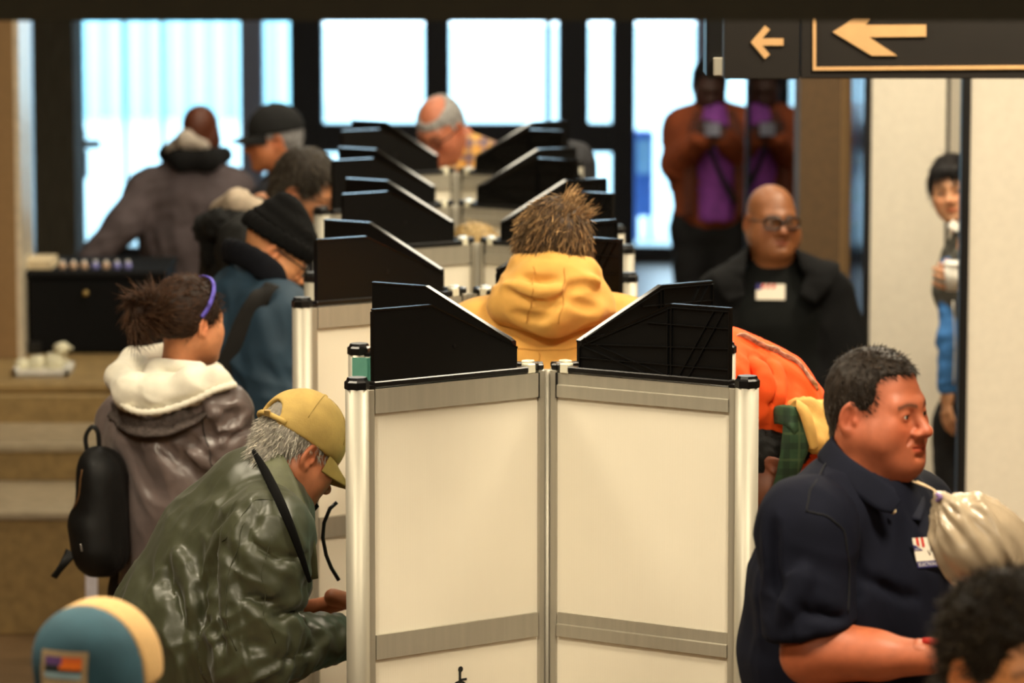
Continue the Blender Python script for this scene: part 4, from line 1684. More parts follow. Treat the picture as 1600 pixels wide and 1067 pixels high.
    crease(S, [([(1205, 830), (1200, 880), (1212, 940)], 0.006, 's'), ([(1216, 966), (1234, 930), (1254, 895)], 0.006, 'u'),
               ([(1250, 950), (1290, 958), (1322, 966)], 0.004, 's')])
    sl, Vs, Qs = garment(o, S, 0.006, ms, [
        (0.009, (0.35, 0, -1), 0.05, 0.25, 2, near(A(1210, 900, Y - 0.25), 0.12)),
        (0.005, (0.9, 0, -0.35), 0.05, 0.2, 5, near(A(1270, 955, Y - 0.3), 0.09)),
        (0.003, (0.3, 0, -1), 0.07, 0.3, 3, None)], 'sleeve')
    Ns = vnormals(Vs, Qs)
    V, N = np.concatenate([V, Vs]), np.concatenate([N, Ns])
    dk = mat('navy_seam', srgb(8, 9, 14), 0.9)
    seam(o, V, N, [(1296, 700), (1282, 730), (1268, 765), (1262, 790)], dk, 0.0016, 'shoulder_seam')
    seam(o, V, N, [(1262, 790), (1300, 800), (1328, 830), (1336, 890), (1334, 960)], dk, 0.0016, 'armhole_seam')
    # collar: two flaps meeting at the placket
    ring = [A(1345, 690, Y + 0.11), A(1302, 690, Y + 0.06), A(1290, 700, Y - 0.02), A(1308, 724, Y - 0.10), A(1345, 752, Y - 0.155), A(1382, 778, Y - 0.18), A(1402, 792, Y - 0.185)]
    wd = [V3(0, 0.6, -1), V3(-0.7, 0.5, -1), V3(-0.8, -0.3, -1), V3(-0.6, -0.7, -1), V3(-0.5, -0.5, -1), V3(-0.5, -0.4, -1), V3(-0.5, -0.4, -1)]
    V2 = ribbon(ring, wd, [0.045, 0.045, 0.045, 0.046, 0.05, 0.052, 0.03], 0.006, 'collar_flap', ms, o)
    ring = [A(1345, 690, Y + 0.11), A(1385, 712, Y + 0.12), A(1416, 742, Y + 0.07), A(1428, 780, Y - 0.02), A(1426, 812, Y - 0.09)]
    wd = [V3(0, 0.6, -1), V3(0.7, 0.3, -1), V3(1, -0.2, -0.6), V3(1, -0.4, -0.4), V3(1, -0.5, -0.3)]
    ribbon(ring, wd, [0.045, 0.045, 0.045, 0.045, 0.03], 0.006, 'collar_flap', ms, o)
    mbn = mat('pearl_button', srgb(225, 205, 165), 0.25)
    for (px, py) in ((1378, 772), (1395, 798)):
        i = ray_hit(V, None, px, py)
        p = A(px, py, V[i][1] - (0.035 if py < 780 else 0.012))
        dn = unit(V3(0.35, -0.9, 0.2))
        MB().tube([p, p + dn * 0.003], [0.0062, 0.0055], 14).build('button', mbn, o, True)
    # election sticker on the chest
    c0 = ray_hit(V, None, 1455, 862)
    p0 = V[c0] + N[c0] * 0.005
    p0 = A(1457, 862, p0[1] - 0.004)
    nn = unit(V3(0.62, -0.78, 0.05))
    ux = unit(np.cross((0, 0, 1), nn)) * 1
    ux = unit(ux + V3(0, 0, -0.06))
    uz = np.cross(nn, ux)
    if ux[0] < 0:
        ux = -ux
    uz = unit(V3(0, 0, 1) - nn * nn[2] + V3(-0.16, 0, 0))
    Mx = lambda q: p0 + ux * q[0] + uz * q[1] + nn * q[2]

    def flat(poly, z, name, m, par):
        n = len(poly)
        return mesh_np(name, np.array([Mx((x, y, z)) for x, y in poly]), [tuple(range(n))], m, par, False)
    W2, H2 = 0.045, 0.028
    st = flat([(-W2, -H2), (W2, -H2), (W2, H2), (-W2, H2)], 0.0, 'election_sticker', mat('sticker_paper', srgb(250, 240, 222), 0.6, var=0.02), r)
    tag(st, 'white election sticker with red stripes and blue band')
    mr, mbl, mw = mat('sticker_red', srgb(214, 52, 36), 0.6), mat('sticker_blue', srgb(46, 40, 110), 0.6), mat('sticker_white', srgb(250, 246, 240), 0.6)
    for k in range(2):
        x = -W2 + 0.008 + k * 0.013
        flat([(x, H2), (x + 0.0065, H2), (x + 0.0065, H2 - 0.018), (x, H2 - 0.012 - 0.006 * k)], 0.0006, 'red_stripe', mr, st)
    flat([(-W2, H2 - 0.012), (-W2, H2 - 0.024), (-W2 + 0.022, H2 - 0.024)], 0.0007, 'blue_canton', mbl, st)
    for k in range(2):
        cx, cz = -W2 + 0.004 + k * 0.006, H2 - 0.021
        flat([(cx + (0.0022 if i % 2 == 0 else 0.001) * math.sin(i * math.pi / 5), cz + (0.0022 if i % 2 == 0 else 0.001) * math.cos(i * math.pi / 5)) for i in range(10)], 0.0010, 'star', mw, st)
    flat([(-W2, -H2), (W2, -H2), (W2, -H2 + 0.012), (-W2, -H2 + 0.012)], 0.0006, 'blue_band', mbl, st)
    text_mesh('ELECTION JUDGE', 0.0098, lambda q: Mx((q[0] - W2 + 0.003, q[1] - H2 + 0.0026, 0.001)), 'lettering', mw, st)
    hw = mat('ink', srgb(60, 50, 40), 0.7)
    for a, b in [((-0.012, 0.004), (-0.008, -0.006)), ((-0.008, -0.006), (-0.004, 0.006)), ((0.0, -0.005), (0.003, 0.003)), ((0.003, 0.003), (0.007, -0.004)), ((0.010, -0.003), (0.014, 0.002))]:
        MB().tube([Mx((a[0], a[1], 0.0008)), Mx((b[0], b[1], 0.0008))], 0.0006, 5).build('pen_stroke', hw, st)
    # red band at the wrist
    MB().tube([wrR + V3(-0.022, 0.0, 0.031), wrR + V3(-0.005, -0.012, 0.034), wrR + V3(0.02, -0.015, 0.03), wrR + V3(0.045, -0.02, 0.02)], 0.006, 8).build('red_lanyard', mat('red_cord', srgb(225, 50, 40), 0.6), r, True)


polo_man()
# ================================================================== the man in the mustard hooded jacket, seen from behind
def hood_man():
    Y = 9.86
    f = unit(V3(-0.04, 1, 0))
    L = left_of(f)
    nk, chest, pel = A(866, 468, Y), A(862, 575, Y), A(858, 800, Y)
    r = new_person('man in mustard hooded jacket seen from behind, standing between the booths', pel)
    skin = srgb(205, 140, 100)
    shL, shR = A(752, 522, Y), A(976, 522, Y)
    elL, elR = A(725, 690, Y - 0.02), A(1002, 690, Y - 0.02)
    wrL, wrR = A(800, 720, Y + 0.2), A(925, 720, Y + 0.2)
    fr = Frame(A(866, 392, Y - 0.0), (-0.06, 1, -0.16), sc=1.02)
    lg = legs(r, pel, f, mat('dark_denim', 0), r=(0.105, 0.08, 0.06))
    hp = head_part(fr, skin, {}, 0.005, nk - V3(0, 0, 0.05))
    hs = [hand_part(wrL, (0.3, 0.9, -0.2), (0, 0, 1), skin, 0.6, False, h=0.005), hand_part(wrR, (-0.3, 0.9, -0.2), (0, 0, 1), skin, 0.6, True, h=0.005)]
    V, Q, C = cat_parts([hp, core_body(skin, nk, pel, [(shL, elL, wrL), (shR, elR, wrR)], lg)] + hs)
    mesh_np('body', V, Q, M_skin, r, True, C)

    def comb(v):
        d = np.zeros_like(v)
        d[:, 2] = -0.75 + 4 * np.clip(v[:, 2] - 0.06, 0, 1)
        d[:, 0] = 0.35 + v[:, 0] * 3
        d[:, 1] = 0.3
        return d

    def tuft(v):
        d = np.zeros_like(v)
        d[:, 2] = 0.9
        d[:, 0] = -0.75
        return d
    hb = (0.050, 0.027, 0.012)
    tp = (0.20, 0.115, 0.045)
    hair_obj(fr, r, scalp(0.014, fy=-0.055, zf=0.07, zs=-0.02, zn=-0.10), 0.005, (0.06, 0.032, 0.014), [
        dict(n=5200, length=0.034, comb=comb, lift=0.06, r=0.0024, seed=11, col=hb, tip=tp, cvar=0.55, droop=0.35, jit=0.22, wav=0.22),
        dict(n=500, length=0.034, comb=comb, lift=0.45, r=0.0018, seed=12, col=hb, tip=(0.36, 0.22, 0.09), cvar=0.5, droop=0.3, jit=0.4, wav=0.25),
        dict(n=130, length=0.045, comb=tuft, lift=0.55, r=0.0014, seed=13, col=(0.16, 0.09, 0.04), tip=(0.5, 0.32, 0.15), cvar=0.4, droop=0.15, jit=0.3, wav=0.2,
             where=lambda v: (v[:, 2] > 0.070) & (v[:, 0] < -0.012) & (v[:, 1] > 0.0))])
    mj = mat('mustard_canvas', srgb(218, 164, 78), 0.85, var=0.08, nscale=20, bump=0.2, bscale=500, sheen=0.1)
    S = SDF()
    torso(S, [(pel, 0.135, 0.19), (A(860, 690, Y), 0.14, 0.205), (chest, 0.135, 0.225), (A(864, 520, Y), 0.09, 0.19)], L, 0.08)
    S.u(cone(nk - V3(0, 0, 0.03), shL, 0.075, 0.075), 0.06)
    S.u(cone(nk - V3(0, 0, 0.03), shR, 0.075, 0.075), 0.06)
    arm(S, shL, elL, wrL, 0.082, 0.07, 0.05)
    arm(S, shR, elR, wrR, 0.082, 0.07, 0.05)
    o, V, Q = garment(r, S, 0.008, mj, [(0.004, (0.2, 0, -1), 0.07, 0.3, 2, None)])
    N = vnormals(V, Q)
    st = mat('mustard_stitching', srgb(170, 112, 36), 0.8)
    seam(o, V, N, [(790, 538), (830, 541), (880, 541), (925, 538)], st, 0.0013, 'yoke_seam', 0.0005)
    seam(o, V, N, [(842, 545), (842, 575), (842, 610)], st, 0.0013, 'back_seam', 0.0005)
    # the hood lying on the back: a full rounded bag with a rim round the neck
    H = SDF()
    yb = Y - 0.12
    H.u(ell(A(858, 465, yb), (0.122, 0.072, 0.085)), 0.03)
    H.u(ell(A(866, 425, yb + 0.03), (0.098, 0.075, 0.05)), 0.04)
    H.u(cone(A(790, 478, yb + 0.02), A(862, 494, yb - 0.035), 0.040, 0.040), 0.04)
    H.u(cone(A(932, 478, yb + 0.02), A(862, 494, yb - 0.035), 0.042, 0.040), 0.04)
    H.u(cone(A(783, 474, yb + 0.04), A(815, 410, yb + 0.07), 0.016, 0.020), 0.06)
    H.u(cone(A(938, 478, yb + 0.04), A(918, 418, yb + 0.07), 0.016, 0.020), 0.06)
    H.u(cone(A(815, 412, yb + 0.03), A(862, 408, yb), 0.018, 0.018), 0.02)
    H.u(cone(A(862, 408, yb), A(920, 420, yb + 0.03), 0.018, 0.018), 0.02)
    H.u(cone(A(790, 448, yb - 0.03), A(835, 462, yb - 0.058), 0.013, 0.016), 0.02)      # soft folds
    H.u(cone(A(835, 462, yb - 0.058), A(930, 440, yb - 0.035), 0.016, 0.014), 0.03)
    H.u(cone(A(880, 474, yb - 0.05), A(930, 488, yb - 0.03), 0.02, 0.02), 0.03)
    H.s(cone(A(826, 432, yb - 0.068), A(868, 438, yb - 0.085), 0.010, 0.008), 0.02)
    crease(H, [([(778, 452), (812, 470), (850, 480), (872, 470)], 0.0045, 's'), ([(872, 470), (892, 448), (920, 442), (940, 452)], 0.0045, 's'),
               ([(815, 430), (845, 438), (866, 432)], 0.0035, 's'), ([(895, 470), (918, 486), (935, 482)], 0.003, 's'), ([(800, 490), (830, 500), (855, 497)], 0.005, 's'),
               ([(800, 440), (840, 452), (880, 446)], 0.005, 'u')])
    V2, Q2 = H.mesh(0.005, smooth=2)
    V2 = folds(V2, Q2, [(0.0035, (1, 0, -0.2), 0.045, 0.16, 4, None)])
    hood = mesh_np('hood', V2, Q2, mj, o)
    N2 = vnormals(V2, Q2)
    seam(hood, V2, N2, [(830, 410), (829, 440), (827, 475), (818, 510)], st, 0.0012, 'hood_seam', 0.0004)
    seam(hood, V2, N2, [(884, 412), (885, 440), (884, 475), (876, 512)], st, 0.0012, 'hood_seam', 0.0004)


hood_man()


# ================================================================== the woman with the bun
def bun_woman():
    Y = 10.2
    f = unit(V3(0.66, 0.75, 0))
    L = left_of(f)
    nk, chest, mid, pel = A(272, 600, Y), A(262, 690, Y), A(262, 780, Y), A(262, 910, Y)
    r = new_person('woman with dark bun, purple headband and grey jacket with cream hood', pel)
    skin = srgb(212, 142, 98)
    shR, elR, wrR = A(344, 650, Y - 0.12), A(376, 770, Y - 0.05), A(440, 790, Y + 0.2)
    shL, elL, wrL = A(200, 660, Y + 0.13), A(225, 800, Y + 0.25), A(330, 830, Y + 0.4)
    fr = Frame(A(296, 500, Y), (0.70, 0.71, -0.10), sc=0.93)
    lg = legs(r, pel, f, mat('black_leggings', srgb(18, 18, 22), 0.8), r=(0.095, 0.065, 0.045), hw=0.085, seat=0.13)
    hp = head_part(fr, skin, dict(w=0.97, nose=0.9), 0.004, nk - V3(0, 0, 0.03), nr=(0.046, 0.052))
    hs = [hand_part(wrR, (0.8, 0.6, -0.1), (0, 0, 1), skin, 0.6, True, 0.9, h=0.005), hand_part(wrL, (0.8, 0.6, -0.1), (0, 0, 1), skin, 0.6, False, 0.9, h=0.005)]
    V, Q, C = cat_parts([hp, core_body(skin, nk, pel, [(shR, elR, wrR), (shL, elL, wrL)], lg)] + hs)
    mesh_np('body', V, Q, M_skin, r, True, C)
    hc, tp = (0.030, 0.015, 0.009), (0.085, 0.040, 0.020)
    bun = V3(0.014, 0.146, 0.030)

    def comb(v):
        d = bun[None] - v
        return d / (np.linalg.norm(d, axis=1)[:, None] + 1e-6)

    def twirl(v):
        q = v - bun
        d = np.cross(np.tile(V3(0, 1, 0.2), (len(v), 1)), q)
        d = d / (np.linalg.norm(d, axis=1)[:, None] + 1e-6)
        d[:, 2] -= 0.3
        return d
    S = scalp(0.007, fy=-0.058, zf=0.075, zs=-0.012, zn=-0.048)
    S.u(ell(bun, (0.040, 0.036, 0.042)), 0.006)
    S.u(ell(bun + V3(0.012, 0.018, -0.030), (0.026, 0.022, 0.038)), 0.02)
    for k, (ax1, ax2) in enumerate([(V3(1, 0, 0.2), V3(0, 0.3, 1)), (V3(0.5, 0.8, 0), V3(0, -0.2, 1)), (V3(1, 0.3, -0.4), V3(0, 1, 0.5))]):
        a1, a2 = unit(ax1), unit(ax2)
        rg = [bun + (a1 * math.cos(t) * 0.036 + a2 * math.sin(t) * 0.038) * (1 + 0.12 * math.sin(3 * t + k)) for t in np.linspace(0, 6.28, 13)]
        for a, b in zip(rg[:-1], rg[1:]):
            S.u(cone(a, b, 0.011, 0.011), 0.004)
    S.u(cone(bun + V3(0.005, 0.02, -0.02), bun + V3(0.012, 0.028, -0.085), 0.020, 0.006), 0.012)
    isb = lambda v: v[:, 1] > 0.112
    hair_obj(fr, r, S, 0.0045, hc, [
        dict(n=3600, length=0.034, comb=comb, lift=0.0, r=0.0012, seed=21, col=hc, tip=tp, cvar=0.35, droop=0.02, jit=0.05, wav=0.04, where=lambda v: v[:, 1] < 0.088),
        dict(n=1100, length=0.062, comb=twirl, lift=0.06, r=0.0013, seed=22, col=hc, tip=tp, cvar=0.4, droop=0.35, jit=0.18, wav=0.35, where=isb),
        dict(n=160, length=0.05, comb=twirl, lift=0.6, r=0.0008, seed=23, col=tp, tip=(0.12, 0.06, 0.03), cvar=0.4, droop=0.3, jit=0.6, wav=0.3, where=isb)])
    # purple headband over the crown
    pts, wd = [], []
    for t in np.linspace(-1.75, 1.75, 22):
        p = V3(0.0835 * math.sin(t), -0.020 - 0.030 * math.cos(t) + 0.035 * (1 - math.cos(t)), 0.030 + 0.0930 * math.cos(t))
        pts.append(fr.w(p))
        wd.append(fr.R @ V3(0, 1, 0.25))
    ribbon(pts, wd, 0.012, 0.005, 'headband', mat('purple_band', srgb(92, 80, 190), 0.6), r, n=60, nw=4)
    # jacket
    mj = mat('grey_satin', srgb(108, 95, 92), 0.33, var=0.12, nscale=12, bump=0.2, bscale=60, spec=0.6, sheen=0.1, bdist=0.003)
    S = SDF()
    torso(S, [(pel, 0.115, 0.15), (mid, 0.110, 0.150), (chest, 0.115, 0.175), (A(268, 630, Y), 0.075, 0.13)], L, 0.07)
    S.u(cone(nk - V3(0, 0, 0.05), shR, 0.06, 0.068), 0.05)
    S.u(cone(nk - V3(0, 0, 0.05), shL, 0.06, 0.062), 0.05)
    arm(S, shR, elR, wrR, 0.076, 0.066, 0.045)
    arm(S, shL, elL, wrL, 0.07, 0.06, 0.045)
    crease(S, [([(306, 628), (320, 662), (334, 700)], 0.008, 's'), ([(286, 648), (304, 668), (322, 690)], 0.007, 's'),
               ([(345, 640), (366, 648), (388, 645)], 0.006, 's'), ([(338, 664), (362, 664), (388, 656)], 0.007, 's'), ([(344, 690), (370, 688), (394, 676)], 0.007, 's'),
               ([(252, 690), (262, 712), (280, 735)], 0.008, 's'), ([(290, 700), (310, 725), (335, 742)], 0.008, 'u'), ([(270, 700), (286, 730), (310, 755)], 0.006, 's')])
    o, V, Q = garment(r, S, 0.007, mj, [
        (0.010, (1, 0, 0.55), 0.036, 0.16, 1, near(A(370, 690, Y - 0.15), 0.12)),
        (0.014, (0.7, 0, -1), 0.042, 0.25, 2, near(A(300, 740, Y - 0.1), 0.15)),
        (0.005, (0.2, 0, -1), 0.045, 0.2, 3, None)])
    N = vnormals(V, Q)
    seam(o, V, N, [(310, 645), (318, 690), (336, 735)], mat('grey_seam', srgb(50, 44, 42), 0.8), 0.0018, 'armhole_seam', 0.0003)
    # fur-like dark yoke under the hood
    ring = [A(172, 640, Y + 0.02), A(205, 662, Y - 0.12), A(252, 664, Y - 0.165), A(300, 648, Y - 0.175), A(340, 622, Y - 0.18)]
    ribbon(ring, V3(0.1, -0.5, -1), [0.04, 0.055, 0.06, 0.055, 0.03], 0.02, 'fleece_yoke', mat('grey_fleece', srgb(84, 74, 70), 0.95, var=0.3, nscale=90, bump=0.8, bscale=160, bdist=0.006), o, ripple=0.006, bow=0.012)
    # cream hood heaped round the neck
    mh = mat('cream_fleece', srgb(234, 228, 210), 0.95, var=0.06, nscale=30, bump=0.25, bscale=250, sheen=0.2)
    H = SDF()
    pts = [A(335, 585, Y + 0.10), A(270, 555, Y + 0.14), A(208, 565, Y + 0.08), A(188, 590, Y - 0.02), A(204, 612, Y - 0.09), A(250, 618, Y - 0.125), A(300, 604, Y - 0.15), A(338, 593, Y - 0.16), A(366, 600, Y - 0.15)]
    rr = [0.030, 0.030, 0.030, 0.034, 0.042, 0.046, 0.040, 0.026, 0.006]
    for i in range(len(pts) - 1):
        H.u(econe(pts[i], pts[i + 1], rr[i], rr[i + 1], (0, 0, 1), 1.15), 0.025)
    H.u(cone(A(215, 566, Y + 0.02), A(240, 585, Y - 0.07), 0.022, 0.026), 0.012)
    H.u(cone(A(240, 572, Y - 0.06), A(310, 578, Y - 0.09), 0.020, 0.022), 0.014)
    H.s(cone(A(218, 580, Y - 0.07), A(232, 560, Y - 0.03), 0.010, 0.008), 0.012)
    H.s(cone(A(222, 592, Y - 0.115), A(300, 586, Y - 0.15), 0.008, 0.007), 0.018)
    H.s(cone(A(225, 640, Y - 0.17), A(345, 612, Y - 0.2), 0.005, 0.005), 0.01)
    V2, Q2 = H.mesh(0.005, smooth=2)
    V2 = folds(V2, Q2, [(0.003, (1, 0, -0.3), 0.035, 0.12, 6, None)])
    hood = mesh_np('hood', V2, Q2, mh, o)
    ring = [A(178, 588, Y - 0.04), A(184, 622, Y - 0.10), A(210, 642, Y - 0.15), A(250, 643, Y - 0.18), A(300, 627, Y - 0.195), A(340, 608, Y - 0.20), A(368, 601, Y - 0.17)]
    tr = MB().tube(spline(ring, 60), [0.009 + 0.0018 * math.sin(i * 2.4) for i in range(60)], 8)
    tr.build('hood_trim', mh, hood, True)
    # backpack on her back
    b = empty('backpack', (A(150, 790, Y - 0.12)[0], Y - 0.12, A(150, 905, Y)[2]))
    tag(b, 'black backpack with brown zip on the back of the woman with the bun', 'backpack')
    mk = mat('black_leather', srgb(8, 8, 8), 0.62, var=0.2, spec=0.3, bump=0.25, bscale=180)
    yb = Y - 0.10
    S = SDF()
    S.u(econe(A(160, 740, yb), A(162, 860, yb), 0.062, 0.066, (0, 1, 0), 1.7), 0.03)
    S.u(econe(A(150, 725, yb - 0.03), A(148, 850, yb - 0.03), 0.040, 0.052, (0, 1, 0), 1.9), 0.03)
    S.u(econe(A(138, 820, yb - 0.03), A(146, 868, yb - 0.03), 0.052, 0.046, (0, 1, 0), 1.7), 0.02)
    S.s(cone(A(95, 800, yb - 0.25), A(190, 812, yb - 0.25), 0.004, 0.004), 0.01)
    V, Q = S.mesh(0.006, smooth=2)
    V = folds(V, Q, [(0.003, (0.2, 0, -1), 0.05, 0.2, 3, None)])
    bag = mesh_np('bag', V, Q, mk, b)
    N = vnormals(V, Q)
    seam(bag, V, N, [(99, 728), (101, 755), (107, 792)], mat('brown_zip', srgb(130, 98, 66), 0.4, metal=0.4), 0.0028, 'zip', 0.0)
    seam(bag, V, N, [(121, 852), (122, 864)], mat('steel_pull', srgb(170, 165, 160), 0.3, metal=0.8), 0.002, 'zip_pull', 0.002)
    ribbon([A(136, 706, yb), A(134, 682, yb), A(144, 667, yb), A(153, 676, yb), A(155, 704, yb)], V3(0, 1, 0), 0.026, 0.011, 'carry_handle', mk, b)
    ribbon([A(112, 862, yb - 0.05), A(100, 880, yb - 0.06), A(84, 902, yb - 0.06)], V3(0.8, 0.2, 0.6), [0.035, 0.022, 0.020], 0.006, 'strap_end', mk, b, n=14)
    ribbon([A(190, 712, yb + 0.05), A(215, 690, yb + 0.03), A(232, 672, yb + 0.02)], V3(0, 1, 0.3), 0.04, 0.01, 'shoulder_strap', mk, b, n=14)
    MB().tube(spline([A(160, 880, yb - 0.06), A(168, 892, yb - 0.06), A(175, 898, yb - 0.06)], 10), 0.0022, 6).build('hanging_cord', mk, b, True)


bun_woman()


# ================================================================== the man in teal jacket and black beanie
def beanie_man():
    Y = 11.2
    f = unit(V3(0.86, 0.5, 0))
    L = left_of(f)
    nk, chest, mid, pel = A(392, 440, Y), A(392, 530, Y), A(392, 630, Y), A(392, 790, Y)
    r = new_person('man in teal jacket and black beanie looking down at a booth', pel)
    skin = srgb(214, 148, 100)
    shR, elR, wrR = A(432, 492, Y - 0.15), A(432, 640, Y - 0.2), A(510, 650, Y + 0.0)
    shL, elL, wrL = A(345, 490, Y + 0.15), A(390, 620, Y + 0.25), A(500, 640, Y + 0.25)
    fr = Frame(A(432, 388, Y), (0.76, 0.16, -0.62), up=(0.2, 0, 1), sc=0.98)
    lg = legs(r, pel, f, mat('dark_denim', 0))
    hp = head_part(fr, skin, dict(nose=1.1), 0.004, nk - V3(0.02, 0, 0.03))
    hs = [hand_part(wrR, (0.9, 0.3, -0.1), (0, 0, 1), skin, 0.6, True, h=0.006)]
    V, Q, C = cat_parts([hp, core_body(skin, nk, pel, [(shR, elR, wrR), (shL, elL, wrL)], lg)] + hs)
    mesh_np('body', V, Q, M_skin, r, True, C)
    spectacles(fr, r)
    # ribbed beanie with rolled edge and a peak at the back of the crown
    mb = mat('black_knit2', srgb(9, 9, 9), 0.95, var=0.2, nscale=70, spec=0.2, bump=0.6, bscale=150, bdist=0.003)
    S = SDF()
    S.u(ell((0, 0.014, 0.034), (0.089, 0.112, 0.100)), 0.01)
    S.u(ell((0, 0.055, 0.118), (0.035, 0.035, 0.030)), 0.05)
    S.i(half((0, 0, 0.020), (0, 0.12, -1)), 0.006)
    V, Q = S.mesh(0.005, smooth=1)
    ang = np.arctan2(V[:, 0], V[:, 1])
    V = V + vnormals(V, Q) * (0.0013 * np.sin(ang * 70) + 0.002 * np.sin(V[:, 2] * 150 + 3 * V[:, 1]) * (V[:, 2] > 0.05))[:, None]
    bn = mesh_np('beanie', fr.w(V), Q, mb, r)
    S = SDF()
    for t in np.linspace(0, 2 * math.pi, 25)[:-1]:
        t2 = t + 2 * math.pi / 24
        q = lambda a: (0.089 * math.sin(a), 0.014 - 0.111 * math.cos(a), 0.032 - 0.012 * math.cos(a) * -1.0)
        S.u(econe(q(t), q(t2), 0.009, 0.009, (0, 0, 1), 2.3), 0.01)
    V, Q = S.mesh(0.005, smooth=1)
    ang = np.arctan2(V[:, 0], V[:, 1])
    V = V + vnormals(V, Q) * (0.0012 * np.sin(ang * 70))[:, None]
    mesh_np('rolled_edge', fr.w(V), Q, mb, bn)
    mj = mat('teal_shell', srgb(36, 60, 78), 0.66, var=0.15, nscale=10, bump=0.15, bscale=80, spec=0.4)
    S = SDF()
    torso(S, [(pel, 0.14, 0.18), (mid, 0.15, 0.19), (chest, 0.145, 0.20), (A(390, 470, Y), 0.085, 0.15)], L, 0.08)
    S.u(cone(nk - V3(0, 0, 0.04), shR, 0.075, 0.082), 0.06)
    S.u(cone(nk - V3(0, 0, 0.04), shL, 0.075, 0.080), 0.06)
    arm(S, shR, elR, wrR, 0.088, 0.075, 0.05)
    arm(S, shL, elL, wrL, 0.085, 0.07, 0.05)
    o, V, Q = garment(r, S, 0.008, mj, [
        (0.010, (0.3, 0, -1), 0.05, 0.25, 1, near(A(430, 570, Y - 0.2), 0.2)),
        (0.007, (0.8, 0, -0.6), 0.05, 0.2, 2, near(A(440, 630, Y - 0.2), 0.14)),
        (0.005, (0.5, 0, -1), 0.07, 0.3, 3, None)])
    mc = mat('navy_collar', srgb(13, 15, 22), 0.9, var=0.15, bump=0.2, spec=0.2)
    ring = [A(420, 422, Y + 0.12), A(378, 397, Y + 0.10), A(356, 392, Y + 0.02), A(372, 394, Y - 0.08), A(408, 412, Y - 0.13), A(436, 440, Y - 0.13)]
    S = SDF()
    sp = spline(ring, 16)
    for a, b in zip(sp[:-1], sp[1:]):
        S.u(econe(a, b, 0.016, 0.016, (0, 0, 1), 1.8), 0.02)
    V2, Q2 = S.mesh(0.006, smooth=1)
    mesh_np('collar', V2, Q2, mc, o)
    N = vnormals(V, Q)
    sp = [V[ray_hit(V, Q, px, py)] for px, py in [(424, 440), (404, 462), (380, 500), (362, 540), (348, 580), (338, 640)]]
    ribbon([p + V3(0, -0.012, 0.004) for p in sp], V3(1, 0, 0.45), 0.058, 0.006, 'bag_strap', mat('black_webbing', srgb(24, 22, 20), 0.9, bump=0.3, bscale=300), o, n=30)


beanie_man()


# ================================================================== the person in the black coat, facing us
def flag_sticker(root, p0, nn, W2, H2, name='election_sticker'):
    """small white sticker with a red-striped, blue-cornered top edge"""
    nn = unit(nn)
    ux = unit(np.cross(nn, (0, 0, -1)))
    if ux[0] < 0:
        ux = -ux
    uz = unit(np.cross(ux, nn))
    if uz[2] < 0:
        uz = -uz
    Mx = lambda q: p0 + ux * q[0] + uz * q[1] + nn * q[2]

    def flat(poly, z, nm, m, par):
        return mesh_np(nm, np.array([Mx((x, y, z)) for x, y in poly]), [tuple(range(len(poly)))], m, par, False)
    st = flat([(-W2, -H2), (W2, -H2), (W2, H2), (-W2, H2)], 0, name, mat('sticker_paper', 0), root)
    for k in range(3):
        x = -W2 * 0.55 + k * W2 * 0.36
        flat([(x, H2 * 0.98), (x + W2 * 0.2, H2 * 0.98), (x + W2 * 0.08, H2 * 0.45), (x - W2 * 0.12, H2 * 0.45)], 0.001, 'red_stripe', mat('sticker_red', 0), st)
    flat([(-W2, H2), (-W2 * 0.6, H2), (-W2 * 0.7, H2 * 0.25), (-W2, H2 * 0.25)], 0.001, 'blue_canton', mat('sticker_blue', 0), st)
    return st


